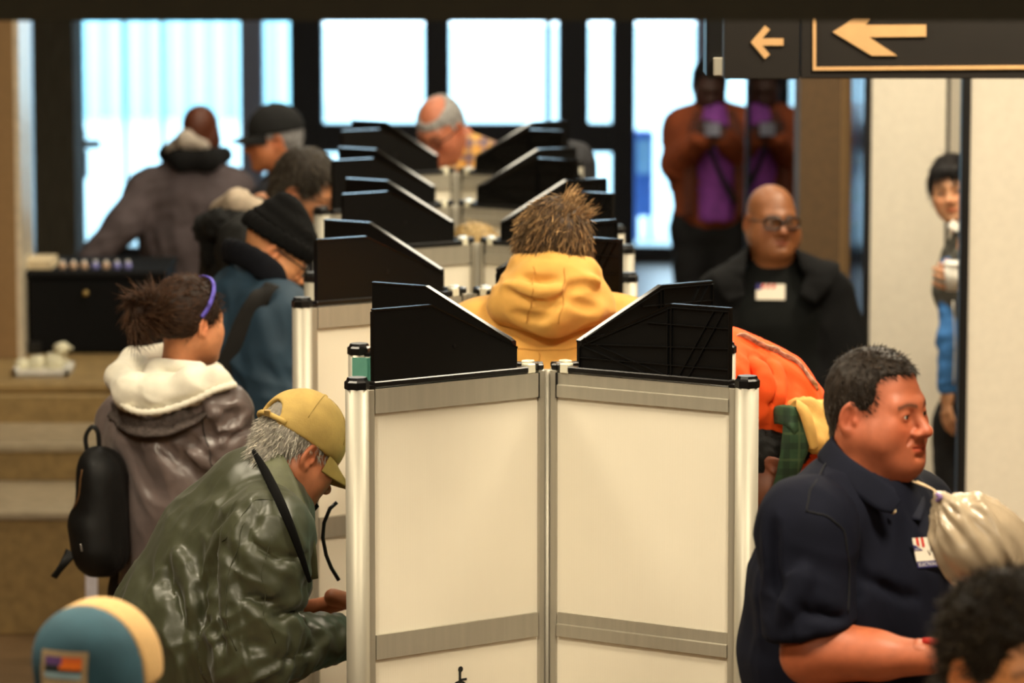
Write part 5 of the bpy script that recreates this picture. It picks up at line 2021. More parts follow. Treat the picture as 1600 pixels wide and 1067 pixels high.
def coat_person():
    Y = 13.2
    f = unit(V3(0.12, -1, 0))
    L = left_of(f)
    nk, chest, pel = A(1206, 418, Y), A(1212, 500, Y), A(1222, 700, Y)
    r = new_person('person in black coat and glasses with shaved head, white sticker on chest', pel)
    skin = srgb(128, 78, 44)
    shR, elR, wrR = A(1128, 462, Y), A(1108, 590, Y - 0.03), A(1130, 690, Y - 0.15)
    shL, elL, wrL = A(1294, 462, Y), A(1322, 590, Y - 0.03), A(1300, 690, Y - 0.15)
    fr = Frame(A(1206, 344, Y), (0.30, -1, 0.02), up=(0.03, 0, 1), sc=1.0)
    lg = legs(r, pel, f, mat('black_trousers', srgb(16, 16, 18), 0.85))
    hp = head_part(fr, skin, dict(fat=0.014, nose=1.15, w=1.05, lip=1.25, open=0.0035), 0.004, nk - V3(0, 0, 0.04), nr=(0.062, 0.07), brow=(0.03, 0.016, 0.01))
    hs = [hand_part(wrR, (0.1, -0.3, -1), (-1, 0, 0), skin, 0.5, True, h=0.006), hand_part(wrL, (-0.1, -0.3, -1), (1, 0, 0), skin, 0.5, False, h=0.006)]
    V, Q, C = cat_parts([hp, core_body(skin, nk, pel, [(shR, elR, wrR), (shL, elL, wrL)], lg)] + hs)
    mesh_np('body', V, Q, M_skin, r, True, C)
    eyes(fr, r, (0.1, -1, 0))
    spectacles(fr, r, rx=0.028, rz=0.018, r=0.0040)
    ms = mat('black_sweater', srgb(9, 11, 10), 0.95, var=0.15, bump=0.3, bscale=400, spec=0.2)
    S = SDF()
    torso(S, [(pel, 0.15, 0.18), (A(1216, 600, Y), 0.155, 0.185), (chest, 0.14, 0.18), (A(1208, 450, Y), 0.085, 0.12)], L, 0.08)
    S.u(cone(nk - V3(0, 0, 0.02), nk + V3(0.0, 0, 0.01), 0.078, 0.076), 0.02)
    o, V, Q = garment(r, S, 0.010, ms, [(0.004, (0.2, 0, -1), 0.08, 0.3, 1, None)], 'sweater')
    i = ray_hit(V, Q, 1204, 456)
    p = A(1204, 456, V[i][1] - 0.012)
    flag_sticker(r, p, V3(-0.08, -1, 0.12), 0.048, 0.026)
    mc = mat('black_wool', srgb(9, 9, 10), 0.95, var=0.2, nscale=50, bump=0.5, bscale=200, spec=0.2)
    S = SDF()
    torso(S, [(pel - V3(0, 0, 0.25), 0.17, 0.25), (A(1218, 600, Y + 0.02), 0.165, 0.235), (A(1210, 500, Y + 0.03), 0.145, 0.225), (A(1208, 455, Y + 0.03), 0.085, 0.17)], L, 0.08)
    arm(S, shR, elR, wrR, 0.092, 0.085, 0.06)
    arm(S, shL, elL, wrL, 0.092, 0.085, 0.06)
    S.s(rbox(A(1206, 560, Y - 0.22), (0.085, 0.15, 0.55), 0.05), 0.02)          # open front
    S.s(cone(nk + V3(0, 0, 0.1), nk - V3(0, 0.04, 0.08), 0.09, 0.08), 0.02)
    o, V, Q = garment(r, S, 0.010, mc, [(0.008, (0.15, 0, -1), 0.08, 0.4, 2, None)], 'coat')
    # big turned-down collar spreading over the shoulders
    ring = [A(1150, 468, Y - 0.16), A(1136, 430, Y - 0.13), A(1150, 404, Y - 0.02), A(1205, 392, Y + 0.13), A(1262, 402, Y - 0.02), A(1284, 424, Y - 0.12), A(1262, 468, Y - 0.16)]
    wd = [V3(-1, -0.2, 0.1), V3(-1, -0.3, -0.3), V3(-1, 0, -0.75), V3(0, 1, -0.8), V3(1, 0, -0.55), V3(1, -0.3, 0.0), V3(1, -0.2, 0.1)]
    ribbon(ring, wd, [0.06, 0.11, 0.13, 0.10, 0.14, 0.12, 0.06], 0.016, 'collar', mc, o, n=60, ripple=0.006)


coat_person()


# ================================================================== the woman peeking round the partition
def peek_woman():
    Y = 13.9
    f = unit(V3(-0.5, -0.87, 0))
    L = left_of(f)
    nk, chest, pel = A(1512, 366, Y), A(1522, 440, Y), A(1532, 640, Y)
    r = new_person('woman with short black hair peeking out from behind the cream partition', pel)
    skin = srgb(214, 158, 118)
    shR, elR, wrR = A(1492, 425, Y - 0.02), A(1485, 530, Y - 0.06), A(1481, 612, Y - 0.08)
    shL, elL, wrL = A(1570, 405, Y + 0.1), A(1560, 480, Y - 0.1), A(1512, 436, Y - 0.24)
    fr = Frame(A(1490, 294, Y), (-0.30, -0.95, -0.06), up=(-0.20, 0, 1), sc=0.94)
    lg = legs(r, pel, f, mat('black_trousers', 0), r=(0.09, 0.065, 0.05), hw=0.085, seat=0.12)
    hp = head_part(fr, skin, dict(nose=0.92, w=1.0, lip=1.05), 0.004, nk - V3(0, 0, 0.03), nr=(0.045, 0.05))
    hr = hand_part(wrR, (-0.05, -0.2, -1), (-0.9, -0.4, 0), skin, 0.32, True, 0.92, h=0.0045)
    hl = hand_part(wrL, (-0.8, -0.3, 0.35), (-0.1, -1, 0.1), skin, 0.75, False, 0.92, h=0.0045)
    V, Q, C = cat_parts([hp, core_body(skin, nk, pel, [(shR, elR, wrR), (shL, elL, wrL)], lg), hr, hl])
    mesh_np('body', V, Q, M_skin, r, True, C)
    eyes(fr, r, (0.1, -1, 0), (0.02, 0.012, 0.008))
    S = scalp(0.012, fy=-0.050, zf=0.060, zs=-0.045, zn=-0.085)
    S.u(ell((0, -0.060, 0.072), (0.060, 0.030, 0.026)), 0.02)
    hair_obj(fr, r, S, 0.005, (0.010, 0.008, 0.008), [
        dict(n=2400, length=0.04, comb=down_comb, lift=0.12, r=0.0014, seed=31, col=(0.011, 0.009, 0.009), cvar=0.4, droop=0.3, jit=0.2, wav=0.05)])
    S = SDF()
    torso(S, [(pel, 0.11, 0.15), (A(1534, 540, Y - 0.03), 0.10, 0.125), (A(1524, 440, Y - 0.03), 0.10, 0.14), (A(1514, 392, Y), 0.065, 0.11)], L, 0.06)
    S.u(cone(nk - V3(0, 0, 0.03), nk + V3(0, 0, 0.012), 0.055, 0.052), 0.02)
    mv = mat('grey_patterned_vest', srgb(92, 90, 82), 0.9, var=0.55, nscale=45, bump=0.4, bscale=120)
    garment(r, S, 0.008, mv, [(0.004, (0.2, 0, -1), 0.06, 0.3, 1, None)], 'vest')
    S = SDF()
    S.u(cone(nk - V3(0, -0.03, 0.06), shR, 0.035, 0.048), 0.04)
    arm(S, shR, elR, wrR + V3(0, 0, 0.02), 0.048, 0.044, 0.036)
    S.u(cone(nk - V3(0, -0.03, 0.06), shL, 0.035, 0.05), 0.04)
    arm(S, shL, elL, wrL * 0.9 + elL * 0.1, 0.055, 0.046, 0.034)
    garment(r, S, 0.007, mat('blue_knit', srgb(62, 122, 190), 0.85, var=0.1, bump=0.3), [(0.004, (1, 0, 0.2), 0.03, 0.12, 2, None)], 'sweater')
    ribbon([A(1485, 348, Y - 0.12), A(1494, 356, Y - 0.13), A(1506, 350, Y - 0.12)], V3(0, -0.4, -1), 0.03, 0.006, 'white_collar', mat('white_cotton', srgb(240, 236, 225), 0.8), r, n=12)
    cu = empty('paper_cup', A(1492, 440, Y - 0.30))
    tag(cu, 'white paper cup in the hand of the peeking woman', 'cup')
    c0 = A(1491, 438, Y - 0.30)
    MB().tube([c0 - V3(0, 0, 0.035), c0 + V3(0, 0, 0.055)], [0.028, 0.036], 20).build('cup_body', mat('white_paper', srgb(244, 240, 230), 0.7), cu, True)
    MB().tube([c0 + V3(0, 0, 0.053), c0 + V3(0, 0, 0.06), c0 + V3(0, 0, 0.066)], [0.039, 0.039, 0.033], 20).build('lid', mat('white_lid', srgb(250, 248, 240), 0.4), cu, True)
    # white cord hanging by her side
    MB().tube(spline([A(1489, 470, Y - 0.17), A(1492, 540, Y - 0.16), A(1490, 600, Y - 0.15)], 10), 0.003, 6).build('white_cord', mat('white_cotton', 0), r, True)


peek_woman()
# ================================================================== the man bent double in the orange shirt
def plaid_mat(name, base, c1, c2, sx=9.0, sz=9.0, w=0.25):
    """woven check: two crossing sets of bands"""
    m = mat(name, base, 0.9, var=0.12, nscale=40, bump=0.2, bscale=400)
    nt = m.node_tree
    L = nt.links
    b = nt.nodes['Principled BSDF']
    src = [l.from_socket for l in L if l.to_socket == b.inputs['Base Color']][0]
    tc = nt.nodes.new('ShaderNodeTexCoord')
    sp = nt.nodes.new('ShaderNodeSeparateXYZ')
    L.new(tc.outputs['Object'], sp.inputs[0])
    cur = src
    for ax, sc, col, ww in ((0, sx, c1, w), (2, sz, c1, w), (0, sx, c2, w * 0.35), (2, sz, c2, w * 0.35)):
        mu = nt.nodes.new('ShaderNodeMath')
        mu.operation = 'MULTIPLY_ADD'
        mu.inputs[1].default_value = sc
        mu.inputs[2].default_value = 0.0 if col is c1 else 0.45
        L.new(sp.outputs[ax], mu.inputs[0])
        fr = nt.nodes.new('ShaderNodeMath')
        fr.operation = 'FRACT'
        L.new(mu.outputs[0], fr.inputs[0])
        lt = nt.nodes.new('ShaderNodeMath')
        lt.operation = 'LESS_THAN'
        lt.inputs[1].default_value = ww
        L.new(fr.outputs[0], lt.inputs[0])
        sc_ = nt.nodes.new('ShaderNodeMath')
        sc_.operation = 'MULTIPLY'
        sc_.inputs[1].default_value = 0.6
        L.new(lt.outputs[0], sc_.inputs[0])
        mx = nt.nodes.new('ShaderNodeMix')
        mx.data_type = 'RGBA'
        L.new(sc_.outputs[0], mx.inputs[0])
        L.new(cur, mx.inputs[6])
        mx.inputs[7].default_value = col
        cur = mx.outputs[2]
    L.new(cur, b.inputs['Base Color'])
    return m


def orange_man():
    Y = 9.35
    f = unit(V3(-0.95, -0.1, 0))
    L = left_of(f)
    pel = A(1318, 770, Y + 0.12)
    r = new_person('man in orange shirt bent over the right side of the nearest booth', pel)
    skin = srgb(112, 66, 44)
    a, b, c = A(1126, 594, Y), A(1190, 622, Y + 0.03), A(1244, 672, Y + 0.08)
    nk = A(1174, 640, Y - 0.04)
    shL, elL, wrL = A(1112, 630, Y - 0.12), A(1106, 770, Y - 0.08), A(1060, 800, Y + 0.0)
    shR, elR, wrR = A(1140, 620, Y + 0.18), A(1130, 760, Y + 0.2), A(1080, 790, Y + 0.1)
    fr = Frame(A(1192, 726, Y - 0.08), (-0.62, -0.10, -0.78), up=(-0.75, 0, 0.65), sc=1.0)
    lg = legs(r, pel, f, mat('dark_denim', 0), feet=(pel[0] + 0.03, pel[1], 0))
    hp = head_part(fr, skin, dict(nose=1.1, w=1.0), 0.004, nk, nr=(0.05, 0.058))
    V, Q, C = cat_parts([hp, core_body(skin, nk, pel, [(shL, elL, wrL), (shR, elR, wrR)], lg), hand_part(wrL, (-1, 0.1, 0), (0, 0, 1), skin, 0.6, False, h=0.006)])
    mesh_np('body', V, Q, M_skin, r, True, C)
    hair_obj(fr, r, scalp(0.006, fy=-0.05, zf=0.07, zs=-0.01, zn=-0.07), 0.005, (0.008, 0.007, 0.006), [
        dict(n=1500, length=0.008, comb=back_comb, lift=0.6, r=0.0016, seed=41, col=(0.010, 0.008, 0.007), cvar=0.4, jit=0.6, wav=0.5)])
    mo = mat('orange_cotton', srgb(246, 84, 14), 0.85, var=0.06, nscale=15, bump=0.2, bscale=300)
    S = SDF()
    torso(S, [(pel, 0.12, 0.17), (c, 0.095, 0.15), (b, 0.112, 0.16), (a, 0.118, 0.16)], L, 0.06)
    S.u(cone(a, A(1102, 612, Y), 0.11, 0.085), 0.05)
    S.u(cone(b, shL, 0.08, 0.085), 0.06)
    S.u(cone(shL, shL * 0.45 + elL * 0.55, 0.082, 0.078), 0.04)
    S.u(cone(shR, shR * 0.45 + elR * 0.55, 0.082, 0.078), 0.04)
    S.u(cone(A(1150, 605, Y - 0.02), nk, 0.07, 0.052), 0.04)
    crease(S, [([(1172, 545), (1184, 572), (1190, 602)], 0.007, 's'), ([(1196, 556), (1208, 590), (1206, 630)], 0.008, 's'),
               ([(1226, 574), (1240, 602), (1243, 634)], 0.008, 's'), ([(1134, 582), (1150, 580), (1168, 592)], 0.007, 's'), ([(1184, 556), (1198, 590), (1200, 620)], 0.007, 'u'),
               ([(1214, 566), (1226, 596), (1226, 630)], 0.007, 'u'), ([(1140, 608), (1165, 612), (1185, 630)], 0.006, 's')])
    o, V, Q = garment(r, S, 0.007, mo, [
        (0.013, (0.30, 0, -1), 0.036, 0.22, 1, near(A(1200, 610, Y - 0.1), 0.13)),
        (0.006, (1, 0, -0.5), 0.04, 0.16, 2, near(A(1150, 600, Y - 0.1), 0.1)),
        (0.003, (0.4, 0, -1), 0.06, 0.2, 3, None)], 'shirt')
    N = vnormals(V, Q)
    # faded print down the spine
    pts = []
    dz = V - V3(0, 0, CH)
    dp = dz @ _fw
    vx, vy = 800 + F * dz[:, 0] / dp, 533.5 - F * (dz @ _up) / dp
    for px in np.linspace(1158, 1286, 14):
        col_ = np.nonzero(np.abs(vx - px) < 5)[0]
        q = col_[np.argmin(vy[col_])]
        q2 = ray_hit(V, Q, px - 2, vy[q] + 6)
        pts.append(V[q2] + N[q2] * 0.001)
    pr = mat('faded_print', srgb(176, 160, 140), 0.85, var=0.6, nscale=70)
    ribbon(pts, V3(0, -0.6, 0.8), [0.006] + [0.026] * 12 + [0.008], 0.003, 'printed_motif', pr, o, n=50, nw=4)
    # tan jacket with green plaid lining slung round his neck
    mt = mat('tan_duck', srgb(206, 160, 84), 0.85, var=0.12, nscale=25, bump=0.3, bscale=300)
    mp = plaid_mat('green_plaid', srgb(40, 66, 40), srgb(24, 40, 26), srgb(66, 84, 50), 16, 16)
    jk = empty('slung_jacket', A(1260, 690, Y - 0.1) - root_of(r))
    jk.parent = r
    S = SDF()
    pts = [A(1238, 634, Y - 0.10), A(1252, 640, Y - 0.14), A(1266, 664, Y - 0.17), A(1276, 690, Y - 0.18)]
    for p, q in zip(pts[:-1], pts[1:]):
        S.u(cone(p, q, 0.014, 0.02), 0.02)
    S.u(cone(A(1270, 652, Y - 0.12), A(1312, 660, Y - 0.10), 0.040, 0.045), 0.02)
    S.u(cone(A(1278, 680, Y - 0.15), A(1316, 690, Y - 0.10), 0.035, 0.045), 0.02)
    V2, Q2 = S.mesh(0.005)
    V2 = folds(V2, Q2, [(0.010, (0.5, 0, -1), 0.03, 0.12, 3, None)])
    mesh_np('tan_shell', V2, Q2, mt, jk)
    ribbon([A(1230, 644, Y - 0.17), A(1244, 632, Y - 0.19), A(1256, 642, Y - 0.22), A(1266, 672, Y - 0.23), A(1272, 700, Y - 0.22)], [V3(0, -0.5, -1), V3(0.4, -0.4, -1), V3(1, -0.2, 0.2), V3(1, -0.2, 0.2), V3(1, 0, 0.2)], [0.012, 0.022, 0.026, 0.026, 0.02], 0.008, 'tan_lapel', mt, jk, n=30, bow=0.006)
    ribbon([A(1203, 652, Y - 0.10), A(1220, 648, Y - 0.19), A(1238, 652, Y - 0.21), A(1252, 668, Y - 0.21)], V3(0.1, -0.3, -1), [0.03, 0.045, 0.05, 0.05], 0.01, 'lapel', mp, jk, n=24, ripple=0.003)
    ribbon([A(1240, 656, Y - 0.20), A(1243, 690, Y - 0.21), A(1232, 735, Y - 0.20), A(1214, 790, Y - 0.17)], V3(1, 0.15, 0.15), [0.05, 0.065, 0.055, 0.04], 0.016, 'plaid_lining', mp, jk, n=24, ripple=0.006)


orange_man()


# ================================================================== helpers for the people farther off
def far_person(label, Y, f, nk, pel, head, hf, skin, arms, top, topname, trousers, hp=None, headres=0.006, h=0.011, widths=None, armr=(0.075, 0.065, 0.048), hands=(), sc=1.0, hup=(0, 0, 1), nr=(0.05, 0.058), fold=0.006, extra=None, collar_cut=True, feet=None):
    L = left_of(f)
    r = new_person(label, pel)
    wd = widths or ((0.12, 0.165), (0.125, 0.175), (0.12, 0.19), (0.075, 0.14))
    fr = Frame(head, hf, up=hup, sc=sc)
    lg = legs(r, pel, f, trousers, h=0.02, feet=feet)
    parts = [head_part(fr, skin, hp or {}, headres, nk - unit(nk - pel) * 0.04, nr=nr), core_body(skin, nk, pel, arms, lg)]
    for (w, d, n, cu, rt) in hands:
        parts.append(hand_part(w, d, n, skin, cu, rt, h=0.006))
    V, Q, C = cat_parts(parts)
    mesh_np('body', V, Q, M_skin, r, True, C)
    S = SDF()
    q = lambda t: pel + (nk - pel) * t
    torso(S, [(q(0), *wd[0]), (q(0.4), *wd[1]), (q(0.74), *wd[2]), (q(0.92), *wd[3])], L, 0.07)
    for (sh, el, wr) in arms:
        S.u(cone(q(0.93), sh, 0.065, armr[0]), 0.05)
        arm(S, sh, el, wr, *armr)
    if extra:
        extra(S)
    o, V, Q = garment(r, S, h, top, [(fold, (0.25, 0, -1), 0.06, 0.25, 3, None), (fold * 0.8, (1, 0, 0.4), 0.05, 0.15, 5, None)], topname)
    return r, fr, o, V, Q


M_blacktr = mat('black_trousers', srgb(14, 14, 16), 0.85)


# --- far man in the rust jacket, reading a paper by the side glass
def rust_man():
    Y = 18.8
    f = V3(0.05, -1, 0)
    nk, pel = A(1112, 168, Y), A(1112, 335, Y)
    skin = srgb(70, 46, 40)
    aR = (A(1066, 198, Y), A(1056, 256, Y - 0.05), A(1096, 218, Y - 0.30))
    aL = (A(1160, 198, Y), A(1170, 256, Y - 0.05), A(1130, 214, Y - 0.30))
    mr = mat('rust_corduroy', srgb(140, 66, 30), 0.85, var=0.25, nscale=8, bump=0.4, bscale=120)
    r, fr, o, V, Q = far_person('man in rust jacket and purple shirt reading a paper by the glass', Y, f, nk, pel, A(1109, 132, Y - 0.03), (0.05, -0.92, -0.38), skin,
                                [aR, aL], mr, 'jacket', M_blacktr, hands=[(aR[2], V3(0.5, -0.3, 0.3), V3(-0.3, -1, 0), 0.6, True), (aL[2], V3(-0.5, -0.3, 0.3), V3(0.3, -1, 0), 0.6, False)],
                                armr=(0.075, 0.070, 0.052), widths=((0.14, 0.185), (0.135, 0.175), (0.12, 0.18), (0.07, 0.13)),
                                extra=lambda S: S.i(half(A(1112, 352, Y), (0, 0, -1)), 0.01))
    hair_obj(fr, r, scalp(0.010, zs=-0.01), 0.008, (0.010, 0.008, 0.007), [dict(n=500, length=0.01, comb=back_comb, lift=0.6, r=0.002, seed=51, col=(0.01, 0.008, 0.007))])
    S = SDF()
    q = lambda t: pel + (nk - pel) * t + V3(0.01, -0.06, 0)
    torso(S, [(q(0.0), 0.125, 0.10), (q(0.5), 0.13, 0.10), (q(0.8), 0.11, 0.085), (q(0.95), 0.06, 0.05)], V3(1, 0, 0), 0.05)
    S.i(half(A(1110, 342, Y), (0, 0, -1)), 0.01)
    garment(r, S, 0.011, mat('purple_shirt', srgb(140, 66, 160), 0.8, var=0.2, nscale=20), [(0.006, (0.1, 0, -1), 0.06, 0.2, 1, None)], 'shirt')
    for s in (-1, 1):
        ribbon([q(0.98) + V3(s * 0.07, -0.03, 0), q(0.75) + V3(s * 0.10, -0.10, 0), q(0.4) + V3(s * 0.12, -0.11, 0), q(0.0) + V3(s * 0.13, -0.11, 0)], V3(1, 0, 0), [0.05, 0.07, 0.06, 0.05], 0.02, 'jacket_front', mat('dark_rust', srgb(92, 44, 26), 0.85, var=0.2), o, n=20)
    MB().tube(spline([q(0.9) + V3(-0.06, -0.10, 0), q(0.5) + V3(0.0, -0.14, 0), q(0.15) + V3(0.09, -0.13, 0)], 14), 0.014, 8).build('bag_strap', mat('black_webbing', 0), o, True)
    p = empty('folded_paper', A(1113, 204, Y - 0.36))
    tag(p, 'pale folded paper held by the man in the rust jacket', 'paper')
    c = A(1113, 202, Y - 0.36)
    MB().box((-0.035, -0.004, -0.03), (0.0, 0.004, 0.03), lambda v: c + V3(v[0], v[1] + 0.25 * v[0], v[2])).build('leaf', mat('pale_paper', srgb(150, 152, 170), 0.7), p)
    MB().box((0.0, -0.004, -0.03), (0.035, 0.004, 0.03), lambda v: c + V3(v[0], v[1] - 0.25 * v[0], v[2])).build('leaf', mat('pale_paper', 0), p)


rust_man()


# --- man in the charcoal hooded coat leaning on the black case
def charcoal_man():
    Y = 17.5
    f = unit(V3(0.25, 0.97, 0))
    nk, pel = A(306, 258, Y), A(292, 455, Y)
    skin = srgb(104, 56, 36)
    aL = (A(232, 298, Y), A(192, 350, Y - 0.1), A(142, 405, Y - 0.15))
    aR = (A(362, 296, Y), A(380, 375, Y + 0.1), A(370, 430, Y + 0.3))
    mc = mat('charcoal_fleece', srgb(98, 86, 88), 0.9, var=0.15, nscale=12, bump=0.3, bscale=80)
    r, fr, o, V, Q = far_person('man with shaved head in charcoal hooded coat seen from behind, hand on the black case', Y, f, nk, pel, A(314, 206, Y), (0.35, 0.9, -0.2), skin,
                                [aL, aR], mc, 'coat', M_blacktr, hands=[(aL[2], V3(-0.6, -0.1, -0.5), V3(0, -0.3, 1), 0.5, False)],
                                armr=(0.085, 0.075, 0.055), widths=((0.14, 0.20), (0.15, 0.205), (0.14, 0.215), (0.09, 0.16)), feet=(A(292, 455, 18.1)[0], 18.1, 0))
    S = SDF()
    for a, b, ra, rb in [(A(262, 240, Y + 0.05), A(285, 250, Y - 0.1), 0.045, 0.05), (A(285, 250, Y - 0.1), A(325, 250, Y - 0.12), 0.05, 0.05), (A(325, 250, Y - 0.12), A(350, 242, Y + 0.02), 0.05, 0.04)]:
        S.u(cone(a, b, ra, rb), 0.03)
    V2, Q2 = S.mesh(0.009)
    mesh_np('hood', V2, Q2, mat('black_fleece', srgb(14, 13, 13), 0.95, var=0.3, nscale=60, bump=0.6, bscale=120), o)
    S = SDF()
    S.u(cone(A(268, 232, Y - 0.03), A(290, 218, Y - 0.10), 0.03, 0.038), 0.02)
    S.u(cone(A(290, 218, Y - 0.10), A(318, 228, Y - 0.12), 0.036, 0.025), 0.02)
    V2, Q2 = S.mesh(0.008)
    V2 = folds(V2, Q2, [(0.005, (1, 0, 0), 0.04, 0.1, 3, None)])
    mesh_np('hood_lining', V2, Q2, mat('pale_fleece', srgb(214, 200, 184), 0.95, var=0.15), o)


charcoal_man()


# --- man in the black cap, facing left
def cap_man():
    Y = 15.6
    f = unit(V3(-0.95, 0.15, 0))
    nk, pel = A(446, 278, Y), A(446, 500, Y)
    skin = srgb(206, 128, 84)
    aL = (A(425, 322, Y - 0.18), A(400, 400, Y - 0.2), A(380, 450, Y - 0.1))
    aR = (A(440, 318, Y + 0.18), A(415, 400, Y + 0.2), A(385, 450, Y + 0.15))
    mj = mat('navy_shell', srgb(20, 22, 32), 0.8, var=0.15)
    r, fr, o, V, Q = far_person('grey-haired man in black baseball cap facing left', Y, f, nk, pel, A(428, 216, Y), (-0.95, -0.08, -0.12), skin, [aL, aR], mj, 'jacket', M_blacktr,
                                hp=dict(nose=1.1), headres=0.005, sc=1.0)
    hair_obj(fr, r, scalp(0.006, zs=0.0, zn=-0.075), 0.006, (0.34, 0.33, 0.33), [dict(n=1200, length=0.016, comb=down_comb, lift=0.2, r=0.0014, seed=61, col=(0.4, 0.39, 0.38))])
    cap_obj(fr, r, mat('black_cotton', srgb(20, 20, 20), 0.9, var=0.15, bump=0.3), mat('black_cotton', 0), z0=0.022, tilt=0.0, grow=0.014, h=0.006)
    spectacles(fr, r)


cap_man()


# --- dark-haired man with glasses, head bowed
def bowed_man():
    Y = 13.0
    f = unit(V3(0.85, 0.4, 0))
    nk, pel = A(408, 335, Y), A(375, 560, Y)
    skin = srgb(206, 140, 96)
    aR = (A(392, 385, Y - 0.2), A(400, 470, Y - 0.2), A(480, 480, Y - 0.05))
    aL = (A(400, 370, Y + 0.18), A(430, 450, Y + 0.25), A(490, 470, Y + 0.15))
    mj = mat('black_parka', srgb(22, 22, 20), 0.8, var=0.2, nscale=15, bump=0.4, bscale=60)
    r, fr, o, V, Q = far_person('dark-haired man with glasses and fur-collared black parka, head bowed', Y, f, nk, pel, A(478, 296, Y), (0.84, -0.22, -0.50), skin, [aR, aL], mj, 'parka', M_blacktr,
                                hp=dict(nose=1.15), headres=0.0045, sc=1.05, armr=(0.1, 0.085, 0.06), widths=((0.14, 0.19), (0.15, 0.2), (0.145, 0.2), (0.09, 0.15)))
    hair_obj(fr, r, scalp(0.012, fy=-0.052, zf=0.072, zs=-0.008, zn=-0.075), 0.005, (0.03, 0.022, 0.015), [
        dict(n=3000, length=0.03, comb=fwd_comb, lift=0.25, r=0.0015, seed=71, col=(0.035, 0.026, 0.018), tip=(0.12, 0.10, 0.075), cvar=0.5, jit=0.2, wav=0.1)])
    spectacles(fr, r, rz=0.014)
    S = SDF()
    for a, b, ra, rb in [(A(345, 330, Y - 0.02), A(372, 318, Y - 0.13), 0.035, 0.042), (A(372, 318, Y - 0.13), A(410, 330, Y - 0.15), 0.042, 0.03)]:
        S.u(cone(a, b, ra, rb), 0.03)
    V2, Q2 = S.mesh(0.008)
    V2 = folds(V2, Q2, [(0.006, (1, 0, 0.6), 0.03, 0.1, 3, None)])
    mesh_np('hood_lining', V2, Q2, mat('beige_lining', srgb(190, 172, 150), 0.9, var=0.2), o)
    S = SDF()
    for a, b, ra, rb in [(A(322, 358, Y - 0.02), A(345, 350, Y - 0.15), 0.045, 0.05), (A(345, 350, Y - 0.15), A(395, 348, Y - 0.19), 0.05, 0.035), (A(330, 350, Y), A(330, 400, Y - 0.1), 0.04, 0.04)]:
        S.u(cone(a, b, ra, rb), 0.03)
    V2, Q2 = S.mesh(0.008)
    V2 = V2 + vnormals(V2, Q2) * (0.008 * noise3(V2 * 60, 3))[:, None]
    mesh_np('fur_trim', V2, Q2, mat('black_fur', srgb(12, 12, 11), 0.95, var=0.4, nscale=80, bump=0.8, bscale=120), o)


bowed_man()


# --- old man in the plaid shirt behind the farthest booth
def plaid_man():
    Y = 14.95
    f = unit(V3(-0.55, -0.8, 0))
    nk, pel = A(724, 226, Y), A(752, 455, Y + 0.12)
    skin = srgb(196, 118, 86)
    aR = (A(676, 275, Y - 0.05), A(665, 360, Y - 0.15), A(690, 380, Y - 0.3))
    aL = (A(770, 258, Y + 0.1), A(780, 360, Y), A(730, 385, Y - 0.25))
    mp = plaid_mat('orange_plaid', srgb(206, 140, 44), srgb(92, 92, 118), srgb(226, 186, 120), 18, 18, 0.4)
    r, fr, o, V, Q = far_person('balding old man in yellow plaid shirt behind the farthest booth', Y, f, nk, pel, A(687, 200, Y - 0.10), (-0.45, -0.72, -0.52), skin, [aR, aL], mp, 'plaid_shirt', M_blacktr,
                                hp=dict(nose=1.15, fat=0.006), headres=0.005, sc=0.98)
    S = scalp(0.006, fy=-0.02, zf=0.04, zs=-0.005, zn=-0.075)
    S.s(ell((0, -0.02, 0.11), (0.055, 0.08, 0.05)), 0.01)
    hair_obj(fr, r, S, 0.006, (0.42, 0.40, 0.38), [dict(n=1200, length=0.02, comb=down_comb, lift=0.2, r=0.0013, seed=81, col=(0.45, 0.42, 0.4))])
    spectacles(fr, r)


plaid_man()


# --- someone with blond hair bent low behind the middle booth
def blond_person():
    Y = 11.98
    f = unit(V3(0.1, -1, 0))
    pel, nk = A(745, 640, Y + 0.35), A(742, 452, Y + 0.12)
    skin = srgb(214, 150, 112)
    aR = (A(690, 480, Y + 0.15), A(680, 560, Y), A(715, 580, Y - 0.1))
    aL = (A(795, 480, Y + 0.15), A(800, 560, Y), A(770, 580, Y - 0.1))
    r, fr, o, V, Q = far_person('blond person bent low behind the middle booth, only the crown showing', Y, f, nk, pel, A(741, 414, Y), (0.05, -0.75, -0.66), skin, [aR, aL], mat('grey_knit', srgb(90, 90, 96), 0.9), 'sweater', M_blacktr, headres=0.006, sc=0.97)
    hair_obj(fr, r, scalp(0.012, fy=-0.05, zf=0.06, zs=-0.03, zn=-0.08), 0.006, (0.42, 0.28, 0.11), [
        dict(n=1800, length=0.05, comb=down_comb, lift=0.15, r=0.0013, seed=91, col=(0.5, 0.34, 0.13), cvar=0.3, jit=0.15)])


blond_person()


